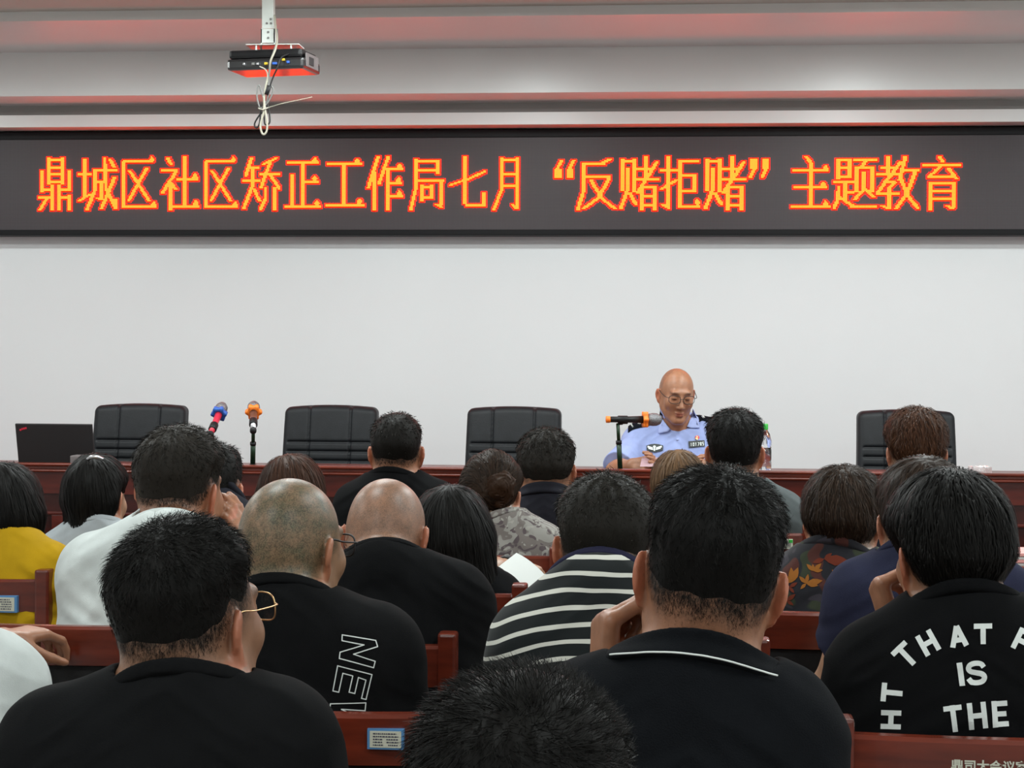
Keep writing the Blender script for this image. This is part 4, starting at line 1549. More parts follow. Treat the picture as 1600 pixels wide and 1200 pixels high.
for (px, py, mm, w) in ((395, 99.5, 'cable_grey', .006), (402, 99.5, 'steel', .005), (416, 99.5, 'yellow', .007), (430, 99.5, 'blue_port', .010), (444, 94, 'yellow', .006), (451.5, 98, 'blue_port', .006), (380, 99.5, 'steel', .004)):
    q = P(px, py, YP - .003)
    MB().box((q[0] - w, YP - .012 + (q[0] - pv[0]) * -.158, q[2] - .005), (q[0] + w, YP + .02 + (q[0] - pv[0]) * -.158, q[2] + .005), .002).build('port', M[mm], pj)
pl = MB()
q = P(424, 73, YP + .12)
pl.box((P(379, 72, YP)[0], YP + .05, q[2] - .004), (P(463, 72, YP)[0], YP + .16, q[2]), .001)
for sx in (395, 450):
    for sy in (.06, .15):
        x = P(sx, 72, YP)[0]
        pl.tube([(x, YP + sy, q[2]), (x, YP + sy, zt1 - .005)], .004, 8)
pl.build('mount_plate', M['white_metal'], pj)
pm = MB()
xa_, xb_ = P(410, 30, YP + .09)[0], P(428, 30, YP + .09)[0]
pm.box((xa_, YP + .08, P(420, 39, YP)[2]), (xb_, YP + .115, 2.98), .002)
pm.build('pole', M['white_metal'], pj)
pb = MB()
xa_, xb_ = P(408.5, 50, YP + .08)[0], P(430, 50, YP + .08)[0]
z0_, z1_ = P(420, 71, YP + .1)[2], P(420, 46, YP + .1)[2]
pb.box((xa_, YP + .07, z0_), (xa_ + .004, YP + .125, z1_)).box((xb_ - .004, YP + .07, z0_), (xb_, YP + .125, z1_))
pb.box((xa_, YP + .07, P(420, 62, YP)[2]), (xb_, YP + .074, P(420, 40, YP)[2])).box((xa_, YP + .06, z0_ - .006), (xb_, YP + .14, z0_))
br = pb.build('bracket', M['white_metal'], pj)
bo = MB()
for (px, py) in ((422, 29), (416, 35.5), (422.5, 35.5), (419, 50), (419, 59)):
    q = P(px, py, YP + .066)
    y_ = YP + (.078 if py < 40 else .068)
    bo.lathe([(.0045, -.003), (.0045, .003)], (q[0], y_, q[2]), 10, Matrix(((1, 0, 0), (0, 0, -1), (0, 1, 0))))
bo.build('bolt', M['cable_grey'], br)


def cab(pts, r, mm, dy=-.03):
    return MB().tube(spline([P(x, y, YP + dy + d) for (x, y, d) in pts], 7), r, 8).build('cable', M[mm], pj, True)


cab([(429, 24, .09), (431, 45, .06), (433, 62, .02), (430, 78, -.01), (423, 95, -.02), (421, 112, 0), (416, 132, 0), (413, 150, 0), (412, 175, 0), (407, 195, 0), (409, 207, 0), (413, 210, 0), (417, 203, 0), (417, 188, 0), (414, 170, 0), (412, 150, 0)], .0042, 'cable_white')
cab([(433, 46, .07), (433, 62, .03), (428, 80, 0), (422, 100, -.01), (420, 125, 0), (420, 140, 0), (416, 160, .01), (410, 148, .01), (405, 133, .01), (402, 140, .01), (402, 155, .01), (407, 168, .01), (416, 163, .01), (424, 150, .01), (427, 140, .01), (424, 134, .01)], .0034, 'cable_grey')
cab([(452, 84, .02), (440, 90, .0), (434, 105, -.01), (427, 120, 0), (422, 135, 0), (418, 158, .015), (421, 178, .015), (421, 192, .015), (414, 194, .015), (412, 178, .015), (407, 178, .01), (399, 190, .01), (398, 197, .01), (402, 199, .01), (406, 190, .01), (407, 165, .01)], .0034, 'matte_black')
cab([(406, 104, .02), (414, 108, -.005), (418, 116, -.005), (418, 130, 0)], .0028, 'cable_white')
q = P(419, 141, YP - .03)
MB().tube([P(421, 134, YP - .03), P(416, 148, YP - .03)], .009, 10).build('ferrite', M['matte_black'], pj, True)
MB().tube(spline([P(404, 169, YP - .03), P(410, 171, YP - .045), P(420, 168, YP - .03), P(440, 162, YP - .05), P(468, 156, YP - .06), P(488, 151.5, YP - .06)], 6), [.003] * 12 + [.0018] * 19, 6).build('cable_tie', M['cable_white'], pj, True)


# ------------------------------------------------------------------ cloth materials
M['c_black'] = cloth('black_jersey', (.0060, .0062, .0068))
M['c_black2'] = cloth('black_cotton', (.0048, .0050, .0056))
M['c_polo'] = cloth('black_pique', (.0056, .0064, .0080), bump=.3)
M['c_white'] = cloth('white_jersey', (.56, .60, .59), sheen=.05)
M['c_yellow'] = cloth('mustard_cotton', (.42, .25, .008), sheen=.05)
M['c_navy'] = cloth('navy_jersey', (.022, .024, .048))
M['c_charcoal'] = cloth('charcoal_pique', (.018, .018, .024))
M['c_grey'] = cloth('slate_grey_jersey', (.10, .115, .118))
M['c_palegrey'] = cloth('pale_grey_cotton', (.34, .37, .39))
M['c_collar_navy'] = cloth('navy_rib', (.020, .020, .045))
M['c_uniform'] = cloth('light_blue_uniform', (.30, .36, .62), sheen=.05, bump=.08)
M['c_uniform2'] = cloth('light_blue_uniform_collar', (.34, .40, .66), sheen=.05, bump=.05)
M['epaulette'] = cloth('black_felt', (.006, .008, .012), sheen=0)


def striped():
    m = mat('striped_jersey', (.01, .01, .01), .85, spec=.2, sheen=.1)
    t, b, L = nt(m)
    tc = t.nodes.new('ShaderNodeTexCoord')
    sx = t.nodes.new('ShaderNodeSeparateXYZ')
    L.new(tc.outputs['Object'], sx.inputs[0])

    def mth(op, a, b_=None):
        n = t.nodes.new('ShaderNodeMath'); n.operation = op
        for i, v in enumerate((a, b_)):
            if v is None:
                continue
            if isinstance(v, (int, float)):
                n.inputs[i].default_value = v
            else:
                L.new(v, n.inputs[i])
        return n.outputs[0]
    x2 = mth('POWER', mth('ABSOLUTE', sx.outputs['X']), 2.0)
    nz = t.nodes.new('ShaderNodeTexNoise'); nz.inputs['Scale'].default_value = 7.0
    L.new(tc.outputs['Object'], nz.inputs['Vector'])
    z = mth('ADD', mth('ADD', sx.outputs['Z'], mth('MULTIPLY', x2, 1.3)), mth('MULTIPLY', nz.outputs['Fac'], .018))
    fr_ = mth('FRACT', mth('MULTIPLY', z, 1 / .0262))
    on = mth('LESS_THAN', fr_, .27)
    mx = t.nodes.new('ShaderNodeMix'); mx.data_type = 'RGBA'
    L.new(on, mx.inputs['Factor'])
    mx.inputs['A'].default_value = (.010, .013, .014, 1)
    mx.inputs['B'].default_value = (.62, .62, .56, 1)
    L.new(mx.outputs['Result'], b.inputs['Base Color'])
    return m


def patterned(name, ground, cols, scale, dist=.5, thr=.5):
    """leafy print: distorted cells in a few colours on a dark ground"""
    m = mat(name, ground, .85, spec=.2, sheen=.1)
    t, b, L = nt(m)
    tc = t.nodes.new('ShaderNodeTexCoord')
    nz = t.nodes.new('ShaderNodeTexNoise'); nz.inputs['Scale'].default_value = scale * .8
    L.new(tc.outputs['Object'], nz.inputs['Vector'])
    mx0 = t.nodes.new('ShaderNodeMix'); mx0.data_type = 'RGBA'; mx0.blend_type = 'LINEAR_LIGHT'
    mx0.inputs['Factor'].default_value = dist * .1
    L.new(tc.outputs['Object'], mx0.inputs['A']); L.new(nz.outputs['Color'], mx0.inputs['B'])
    prev = None
    for i, (c, sc, th, st) in enumerate(cols):
        mp = t.nodes.new('ShaderNodeMapping')
        mp.inputs['Location'].default_value = (i * 3.1, i * 1.7, i * .9)
        mp.inputs['Rotation'].default_value = (0, .7 * (i + 1), .4 * i)
        mp.inputs['Scale'].default_value = st
        L.new(mx0.outputs['Result'], mp.inputs[0])
        v = t.nodes.new('ShaderNodeTexVoronoi'); v.inputs['Scale'].default_value = sc
        L.new(mp.outputs[0], v.inputs['Vector'])
        lt_ = t.nodes.new('ShaderNodeMapRange'); lt_.inputs[1].default_value = th; lt_.inputs[2].default_value = th + .04
        lt_.inputs[3].default_value, lt_.inputs[4].default_value = 1, 0
        L.new(v.outputs['Distance'], lt_.inputs[0])
        mx = t.nodes.new('ShaderNodeMix'); mx.data_type = 'RGBA'
        L.new(lt_.outputs[0], mx.inputs['Factor'])
        if prev is None:
            mx.inputs['A'].default_value = (*ground, 1)
        else:
            L.new(prev, mx.inputs['A'])
        mx.inputs['B'].default_value = (*c, 1)
        prev = mx.outputs['Result']
    L.new(prev, b.inputs['Base Color'])
    return m


M['c_striped'] = striped()
M['c_leaf'] = patterned('leaf_print', (.012, .012, .016), [((.026, .032, .018), 15, .40, (1, 1, .6)), ((.060, .018, .014), 13, .30, (1.0, 1, .5)), ((.030, .026, .034), 17, .30, (.6, 1, 1.3))], 9, .9)
M['leaf_orange'] = mat('leaf_orange', (.25, .095, .022), .9, spec=.05)
M['leaf_red'] = mat('leaf_red', (.13, .030, .018), .9, spec=.05)
M['c_lace'] = patterned('grey_floral_print', (.16, .14, .13), [((.26, .25, .23), 22, .45, (1, 1, .7)), ((.09, .07, .075), 30, .30, (.7, 1, 1)), ((.32, .31, .28), 34, .25, (1, 1, .6))], 14, 1.5)

def side_folds(N, H, loc):
    ex = loc(1, 0, 0)

    def fn(p):
        x = (p[0] - N[0]) * ex[0] + (p[1] - N[1]) * ex[1]
        z = p[2] - N[2]
        env = np.exp(-((np.abs(x) - .15) / .07) ** 2) * np.exp(-((z + .19) / .09) ** 2)
        return -.0045 * env * np.abs(np.sin(z * 62 - np.abs(x) * 26 + vnoise(x * 12, z * 9, z * 0) * 1.6)) ** 2
    return fn


SHORT = dict(n=1500, len=.022, lift=.45, hug=False, w=.0020, jit=.5, grav=.1, seg=3)

# ------------------------------------------------------------------ the audience, nearest first
# spiky head at the bottom of the frame
A1 = person('person seen only as a spiky black-haired head at the bottom of the frame', (815, 1306, 1.46), (818, 1510, 1.40), (640, 1590, 1.42), (985, 1590, 1.42), 1.0, -6, -4, 0, .005,
            hair=dict(mat='hair_black', top=.018, side=.014, back=.014, n=12000, len=.017, lift=.45, hug=False, w=.0008, jit=.38, seg=4, swirl=.5, grav=-.05, whorl=(.010, -.080, .095), clump=.002, zmin=-.03, stubble=.75),
            shirt=dict(mat=M['c_black'], h=.008))

# left: black T-shirt, spectacles
B1 = person('person with thick black hair, spectacles and a plain black T-shirt, large at lower left', (300, 976, 2.30), (288, 1092, 2.26), (92, 1176, 2.26), (430, 1168, 2.26), 1.01, -22, 3, -2, .0042, 'tan',
            hair=dict(h=.0032, fuzz=3200, fuzzh=.035, mat='hair_black', top=.023, side=.009, back=.013, n=8000, len=.016, lift=.35, hug=False, w=.0008, jit=.4, seg=4, clump=.004, freq=55, grav=.25,
                      zl=(-.008, -.008, .004, .036, .024, .05, .066), stubble=.72, fade=.050, fl=.07),
            shirt=dict(mat=M['c_black'], rise=.0, seed=1), glasses=dict(mat=M['gold'], r=.0011), neck_r=.062, wide=1.12)

# right of centre: black polo with white piping, fist raised
B2 = person('person with a black polo shirt, white collar piping and a raised left fist', (1108, 906, 2.30), (1083, 1056, 2.26), (918, 1132, 2.28), (1214, 1148, 2.26), 1.05, 2, -2, 8, .0042, 'warm',
            hair=dict(h=.0032, fuzz=4500, fuzzh=.045, mat='hair_black', top=.020, side=.011, back=.013, n=8000, len=.015, lift=.25, hug=False, w=.0008, jit=.3, seg=4, clump=.004, freq=50, grav=.1,
                      zl=(-.018, -.016, .0, .036, .022, .05, .066), stubble=.80, fade=.050, fl=.08),
            shirt=dict(mat=M['c_polo'], collar='polo', hole=.108, piping=M['print_white'], rise=.0, seed=2), neck_r=.058, wide=1.03,
            arms={'L': dict(E=(905, 1215, 2.52), W=(943, 1080, 2.46), d=(.02, .05, 1), n=(.93, .3, .0), side=-1, curl=(58, 86, 55), thumb=(.75, .1, .8), hs=1.12)})

# right: black tee with lettering, chin on fist
B3 = person('person with bowl-cut black hair in a black T-shirt lettered THAT IS THE, chin on fist', (1482, 873, 2.98), (1508, 960, 2.93), (1368, 1050, 2.95), (1650, 1052, 2.88), 1.0, 14, -3, -2, .0048, 'warm',
            hair=dict(mat='hair_black', top=.028, side=.020, back=.020, n=5200, len=.055, lift=.02, hug=True, w=.0022, jit=.18, seg=6, swirl=.3, grav=.55, off=.006, clump=.003,
                      zl=(-.040, -.040, -.026, .010, .006, .0, .035), stubble=.7, fl=.055, whorl=(.012, -.03, .12)),
            shirt=dict(mat=M['c_black2'], rise=.0, seed=3, loose=.02), neck_r=.050, wide=1.02,
            arms={'L': dict(E=(1398, 1150, 3.22), W=(1397, 990, 3.10), d=(-.30, .10, .93), n=(.93, .22, .28), side=-1, curl=(78, 38, 30), thumb=(.35, .35, .9), hs=1.0)})

# shaven head, spectacles, NEV
C1 = person('person with a shaven greying head, spectacles and a black T-shirt outlined NEV', (457, 858, 3.05), (440, 950, 2.98), (322, 1022, 3.0), (585, 1020, 2.98), 1.02, -22, -4, 0, .0048, (.30, .165, .095),
            hair=dict(mat='hair_grey', vol=0, stubble=.72, stubcol=(.080, .072, .040), fade=.05, zl=(-.060, -.055, -.035, .02, .012, .05, .062)),
            shirt=dict(mat=M['c_black'], rise=.0, seed=4, loose=.02), glasses=dict(mat=M['matte_black'], r=.0017), neck_r=.056, wide=1.05)

# striped shirt
C2 = person('person with short greying hair in a black and white striped shirt with navy collar', (946, 860, 3.22), (938, 920, 3.12), (838, 1010, 3.1), (1050, 1010, 3.1), 1.02, 2, -6, 0, .005, 'warm',
            hair=dict(fuzz=2500, fuzzh=.035, mat='hair_grey', top=.018, side=.011, back=.013, n=4500, len=.011, lift=.4, hug=False, w=.0011, jit=.5, seg=3, clump=.003, stubble=.7, fl=.06, fade=.04, zl=(-.018, -.016, -.002, .032, .018, .05, .066)),
            shirt=dict(mat=M['c_striped'], cmat=M['c_collar_navy'], rise=.0, seed=5, wrinkle=.002), neck_r=.060, wide=1.04, lean=.10, fat=1.15)

# shaven, bowed
D1 = person('person with a completely shaven bowed head and black T-shirt, right of the greying shaven head', (604, 842, 3.72), (600, 893, 3.60), (505, 945, 3.62), (708, 942, 3.60), 1.03, -6, -22, 0, .0055, (.31, .150, .088),
            hair=dict(mat='hair_soft', vol=0, stubble=.42, stubcol=(.12, .085, .062), fade=.03, zl=(-.03, -.028, -.01, .02, .012, .05, .062)),
            shirt=dict(mat=M['c_black2'], rise=.0, seed=6), neck_r=.062, wide=1.15, lean=.14)

# white tee, hand at the cheek
D2 = person('person with short black hair and a white T-shirt resting a cheek on the right hand', (283, 770, 3.86), (266, 842, 3.76), (150, 892, 3.78), (392, 902, 3.74), 1.06, -14, -3, 3, .0052, 'warm',
            hair=dict(fuzz=2500, fuzzh=.03, mat='hair_soft', top=.022, side=.010, back=.013, n=3600, len=.014, lift=.3, hug=False, w=.0013, jit=.4, seg=3, clump=.003, stubble=.75, fl=.06, fade=.03, zl=(-.014, -.012, .0, .034, .018, .05, .066)),
            shirt=dict(mat=M['c_white'], rise=.0, seed=7, wrinkle=.004, fold=side_folds), neck_r=.062, wide=1.12, lean=.12,
            arms={'R': dict(E=(420, 960, 3.98), W=(390, 868, 3.93), d=(-.30, -.02, .95), n=(-.85, .45, -.2), side=-1, curl=(8, 14, 14), thumb=(.6, .3, .3), hs=.86)})

# navy tee behind the bowl cut
D3 = person('person in a navy T-shirt mostly hidden behind the bowl-cut head', (1441, 822, 3.78), (1442, 884, 3.72), (1350, 938, 3.72), (1556, 938, 3.68), 1.02, -2, -4, 0, .006, 'pale',
            hair=dict(mat='hair_dkbrown', top=.024, side=.016, back=.016, n=1600, len=.04, lift=.1, hug=True, w=.0022, seg=4, grav=.5, off=.004),
            shirt=dict(mat=M['c_navy'], rise=.0, seed=8, loose=.010, sleeve=.46, drape=-.012), neck_r=.058, wide=1.0,
            arms={'L': dict(E=(1296, 1082, 3.80), W=(1372, 1100, 4.0)), })

# sleeve and hand at the left edge
X1 = person('person in a white T-shirt cut off by the left edge, hand on a chair rail', (-122, 915, 2.92), (-118, 1000, 2.86), (-250, 1075, 2.88), (-6, 1078, 2.90), 1.0, 0, -3, 0, .0055, 'warm',
            hair=dict(mat='hair_black', n=300, **{k: v for k, v in SHORT.items() if k != 'n'}),
            shirt=dict(mat=M['c_white'], rise=.0, seed=9, loose=.018, sleeve=.88, wrinkle=.006), wide=1.0,
            arms={'R': dict(E=(28, 1128, 3.04), W=(4, 1000, 3.44), d=(.55, .9, .05), n=(0, .2, -1), side=-1, curl=(25, 35, 25))})

# woman in yellow
E1 = person('person with straight shoulder-length black hair in a mustard yellow top', (8, 806, 4.50), (0, 852, 4.44), (-78, 905, 4.42), (76, 900, 4.42), 1.0, 8, -6, 0, .006, 'pale',
            hair=dict(mat='hair_black', top=.020, side=.020, back=.022, n=2600, len=.11, lift=.0, hug=True, w=.0022, jit=.12, seg=6, grav=1.2, off=.004, zl=(-.07, -.07, -.06, -.04, .0, .03, .06),
                      extra=[('ell', (0, -.045, -.05), (.086, .062, .085), .05), ('rc', (.072, -.02, .0), (.070, -.02, -.11), .028, .020, .04), ('rc', (-.072, -.02, .0), (-.070, -.02, -.11), .028, .020, .04)]),
            shirt=dict(mat=M['c_yellow'], rise=.0, seed=10, loose=.02, wrinkle=.005, sleeve=.9, fold=side_folds), neck_r=.045, wide=.98)

# woman with long black hair, holding a paper
E2 = person('person with long straight black hair hanging down the back, beside the white paper', (706, 846, 4.38), (705, 905, 4.36), (640, 950, 4.36), (772, 948, 4.36), 1.0, 4, -10, -3, .006, 'pale',
            hair=dict(mat='hair_black', top=.020, side=.018, back=.022, n=4200, len=.20, lift=.0, hug=True, w=.0022, jit=.10, seg=8, grav=1.4, off=.005, zl=(-.07, -.07, -.06, -.04, .0, .03, .06),
                      extra=[('ell', (0, -.05, -.08), (.092, .058, .12), .05), ('rc', (.060, -.03, .0), (.078, -.055, -.27), .034, .026, .05), ('rc', (-.060, -.03, .0), (-.065, -.055, -.27), .034, .026, .05), ('rc', (0, -.05, -.05), (0, -.07, -.28), .05, .04, .06)]),
            shirt=dict(mat=M['c_black2'], rise=.0, seed=11, sleeve=.5), neck_r=.045, wide=.85,
            arms={'R': dict(E=(752, 902, 4.66), W=(798, 886, 4.80), d=(.55, .8, -.1), n=(0, .3, -1), side=-1, curl=(30, 40, 30))})

# man behind the white tee
E3 = person('person with a flat-topped black crop, half hidden behind the man in white', (328, 770, 4.42), (325, 800, 4.36), (250, 850, 4.36), (402, 848, 4.36), 1.03, -6, -2, 0, .006, 'warm',
            hair=dict(mat='hair_black', top=.016, side=.010, back=.011, n=1500, len=.012, lift=.4, hug=False, w=.0018, seg=3, clump=.002, stubble=.75, fl=.09, flat=.128, zl=(-.045, -.042, -.02, .034, .016, .05, .066)),
            shirt=dict(mat=M['c_charcoal'], seed=12), wide=.95)

# leaf-print top
E4 = person('person with short full dark brown hair in a dark leaf-print top', (1317, 820, 4.50), (1306, 872, 4.46), (1238, 925, 4.46), (1392, 925, 4.44), 1.02, -12, -4, 2, .0058, 'pale',
            hair=dict(mat='hair_dkbrown', top=.026, side=.022, back=.024, n=3200, len=.045, lift=.02, hug=True, w=.0024, jit=.2, seg=5, grav=.7, off=.006, clump=.004, zl=(-.050, -.048, -.034, .002, .010, .03, .06), fl=.06),
            shirt=dict(mat=M['c_leaf'], cmat=M['c_leaf'], rise=.0, seed=13), neck_r=.050, wide=1.0)

# bun
F1 = person('person with brown hair gathered in a low bun and a grey floral-print top', (768, 776, 5.25), (785, 824, 5.2), (715, 862, 5.2), (846, 862, 5.18), 1.0, -8, -8, 4, .006, 'pale',
            hair=dict(mat='hair_dkbrown', top=.016, side=.014, back=.014, n=2200, len=.06, lift=.0, hug=True, w=.0026, jit=.15, seg=5, grav=.3, off=.004, whorl=(0, -.12, 0), swirl=.5, zl=(-.06, -.058, -.03, .02, .015, .03, .06)),
            shirt=dict(mat=M['c_lace'], rise=.0, seed=14), neck_r=.044, wide=.92)

# charcoal polo
F2 = person('person with thinning tousled black hair and a charcoal polo shirt', (853, 738, 5.78), (853, 784, 5.74), (797, 826, 5.74), (918, 826, 5.74), 1.06, 3, -5, 0, .006, 'warm',
            hair=dict(mat='hair_soft', top=.017, side=.013, back=.013, n=3000, len=.022, lift=.2, hug=False, w=.0017, jit=.6, seg=3, clump=.004, stubble=.6, zl=(-.030, -.028, -.01, .03, .016, .05, .066)),
            shirt=dict(mat=M['c_charcoal'], collar='polo', rise=.0, seed=15), wide=1.05)

# half-up hair with clip
F3 = person('person with half-up long black hair held by a silver clip', (152, 780, 5.25), (150, 832, 5.2), (98, 872, 5.2), (206, 872, 5.2), 1.0, -10, -6, 0, .006, 'pale',
            hair=dict(mat='hair_black', top=.018, side=.016, back=.016, n=2600, len=.13, lift=.0, hug=True, w=.0026, jit=.12, seg=6, grav=1.1, off=.004, zl=(-.07, -.07, -.05, .01, .015, .03, .06),
                      extra=[('rc', (0, -.085, .03), (0, -.085, -.20), .04, .035, .04), ('rc', (-.06, -.03, -.02), (-.065, -.04, -.10), .026, .016, .04), ('rc', (.056, -.05, -.02), (.05, -.06, -.08), .026, .016, .04)]),
            shirt=dict(mat=M['c_palegrey'], seed=16, rise=.0), neck_r=.044, wide=.85)

# brown-haired woman hidden by the shaven head
F4 = person('person with loose chestnut hair directly behind the greying shaven head', (457, 782, 5.30), (457, 834, 5.26), (405, 872, 5.26), (512, 872, 5.26), 1.0, -5, -6, 0, .006, 'pale',
            hair=dict(mat='hair_chestnut', top=.020, side=.020, back=.018, n=2600, len=.12, lift=.0, hug=True, w=.0028, jit=.14, seg=6, grav=1.0, off=.005, whorl=(-.02, -.02, .12), zl=(-.07, -.07, -.06, -.04, .0, .03, .06),
                      extra=[('rc', (.066, -.02, .0), (.082, -.03, -.16), .028, .022, .04), ('rc', (-.066, -.02, .0), (-.075, -.03, -.16), .028, .022, .04), ('rc', (0, -.06, 0), (0, -.07, -.16), .05, .04, .05)]),
            shirt=dict(mat=M['c_charcoal'], seed=17), neck_r=.044, wide=.85)

# front row
G1 = person('person with neat black crop and black T-shirt sitting left of centre in the front row', (620, 708, 5.98), (616, 754, 5.94), (558, 792, 5.94), (682, 790, 5.92), 1.03, 3, 0, 0, .006, 'warm',
            hair=dict(fuzz=900, fuzzh=.03, mat='hair_soft', top=.014, side=.010, back=.012, n=1500, len=.012, lift=.4, hug=False, w=.0024, seg=3, clump=.002, stubble=.7, fl=.06, zl=(-.022, -.020, .0, .034, .018, .05, .066)),
            shirt=dict(mat=M['c_black'], seed=18, rise=.0), neck_r=.054, wide=1.05)
G2 = person('person with tousled black hair and a slate grey T-shirt, before the water bottle', (1148, 709, 6.0), (1153, 764, 5.96), (1088, 806, 5.96), (1222, 806, 5.94), 1.06, -2, 0, 0, .006, 'warm',
            hair=dict(fuzz=900, fuzzh=.03, mat='hair_black', top=.024, side=.013, back=.013, n=3000, len=.021, lift=.25, hug=False, w=.0016, seg=3, jit=.5, clump=.004, stubble=.72, fl=.07, zl=(-.036, -.032, -.01, .032, .016, .05, .066)),
            shirt=dict(mat=M['c_grey'], seed=19, rise=.0), neck_r=.056, wide=1.08)
G3 = person('person with light brown hair, only the crown showing below the officer', (1060, 764, 5.36), (1060, 822, 5.32), (1002, 866, 5.32), (1118, 866, 5.32), .86, 0, -10, 0, .006, 'pale',
            hair=dict(mat='hair_blond', top=.016, side=.016, back=.018, n=2000, len=.10, lift=.0, hug=True, w=.0026, jit=.14, seg=6, grav=.9, off=.004, zl=(-.07, -.07, -.06, -.04, .0, .03, .06),
                      extra=[('rc', (0, -.05, 0), (0, -.06, -.13), .055, .04, .05)]),
            shirt=dict(mat=M['c_charcoal'], seed=20), neck_r=.044, wide=.88)
G4 = person('person with fluffy reddish-brown hair in front of the right-hand leather chair', (1431, 710, 5.62), (1430, 766, 5.58), (1374, 800, 5.58), (1488, 800, 5.56), 1.0, 0, -2, 0, .006, 'pale',
            hair=dict(mat='hair_brown', top=.026, side=.015, back=.016, n=2600, len=.040, lift=.05, hug=True, w=.0028, jit=.28, seg=5, grav=.5, off=.008, clump=.005, whorl=(.01, -.03, .12), zl=(-.028, -.028, -.014, .014, .012, .02, .05), fl=.05),
            shirt=dict(mat=M['c_charcoal'], seed=21), neck_r=.048, wide=.95)

# hair bun and clip as parts of the hair
bq = P(779, 762, 5.16)
f = Field(bq - .1, bq + .1, .004)
for k in range(3):
    c_ = bq + np.array((0, .0, 0))
    R_t = Rx(math.radians(90 + 14 * (k - 1))) @ Ry(math.radians(20 * (k - 1)))
    a_ = np.linspace(0, 2 * math.pi, 14)
    for i in range(13):
        rr0 = (.034, .024, .012)[k]
        p1 = c_ + R_t @ np.array((rr0 * math.cos(a_[i]), rr0 * 1.15 * math.sin(a_[i]), .012 * k))
        p2 = c_ + R_t @ np.array((rr0 * math.cos(a_[i + 1]), rr0 * 1.15 * math.sin(a_[i + 1]), .012 * k))
        f.rc(p1, p2, .017, .017, .006)
f.displace(lambda p: .0022 * np.sin(np.arctan2(p[2] - bq[2], p[0] - bq[0]) * 2 + np.sqrt((p[0] - bq[0]) ** 2 + (p[2] - bq[2]) ** 2) * 900 + 5 * vnoise(p[0] * 40, p[1] * 40, p[2] * 40)) + .007 * vnoise(p[0] * 38, p[1] * 38 + 4, p[2] * 38))
V, Q = f.mesh()
mesh_obj('hair_bun', V, Q, hair_material('bun_hair', (.040, .018, .009), .5), F1['hair'], True)
cq = P(147, 716, 5.14)
MB().tube(spline([cq + (-.022, .012, -.004), cq + (-.008, .0, .003), cq + (.008, .0, .003), cq + (.022, .012, -.004)], 5), .006, 8).build('hair_clip', M['steel'], F3['hair'], True)

# wristwatch strap on the paper-holding arm
S, E, W, a, sg = E2['arms']['R']
ax = (W - E) / np.linalg.norm(W - E)
u_ = np.cross(ax, (0, 0, 1.0)); u_ /= np.linalg.norm(u_); v_ = np.cross(ax, u_)
mb = MB()
for k in (-.006, 0, .006):
    c_ = E + (W - E) * .86 + ax * k
    mb.tube([c_ + (u_ * math.cos(t) + v_ * math.sin(t)) * .0315 for t in np.linspace(0, 2 * math.pi, 24, endpoint=False)], .0042, 6, True)
mb.build('wristwatch', M['matte_black'], E2['body'], True)

# prints on the shirts ------------------------------------------------
for ch, cx, cy, w, hh, rot in (('T', 968, 597, 100, 132, 44), ('H', 1088, 530, 90, 122, 29), ('A', 1248, 495, 98, 112, 9), ('T', 1382, 483, 98, 108, 1), ('P', 1598, 520, 92, 118, -26),
                               ('I', 1263, 698, 34, 124, 8), ('S', 1346, 691, 100, 126, 7), ('T', 1225, 935, 98, 142, 7), ('H', 1352, 920, 100, 142, 6), ('E', 1476, 910, 88, 142, 4),
                               ('T', 895, 797, 100, 112, 85), ('H', 889, 941, 100, 108, 88), ('G', 885, 1090, 100, 108, 88)):
    if ch == 'G':
        ch = 'I'
    k = .2917
    print_on('printed_letter', letter(ch, 1133 + cx * k, 850 + cy * k, w * k, hh * k, rot, 28 * k if ch != 'I' else 30 * k), B3['bvh'], M['print_white'], B3['shirt'])
outl = [[(462, 487), (640, 517), (650, 550), (522, 590), (637, 628), (629, 662), (446, 613), (450, 580), (578, 541), (461, 518)],
        [(437, 652), (620, 699), (588, 832), (564, 826), (588, 728), (548, 714), (528, 800), (498, 793), (518, 706), (465, 692), (443, 793), (412, 786)],
        [(398, 856), (587, 850), (583, 892), (456, 885), (560, 935), (560, 975), (394, 890)]]
for poly in outl:
    qs = []
    for a_, b_ in zip(poly, poly[1:] + poly[:1]):
        e = (np.array(b_, float) - a_); e /= np.linalg.norm(e)
        a2, b2 = np.array(a_) - e * 2, np.array(b_) + e * 2
        qs.append(seg_quad((400 + a2[0] * .2919, 850 + a2[1] * .2919), (400 + b2[0] * .2919, 850 + b2[1] * .2919), 1.7))
    print_on('printed_letter', qs, C1['bvh'], M['print_white'], C1['shirt'], cell=3)

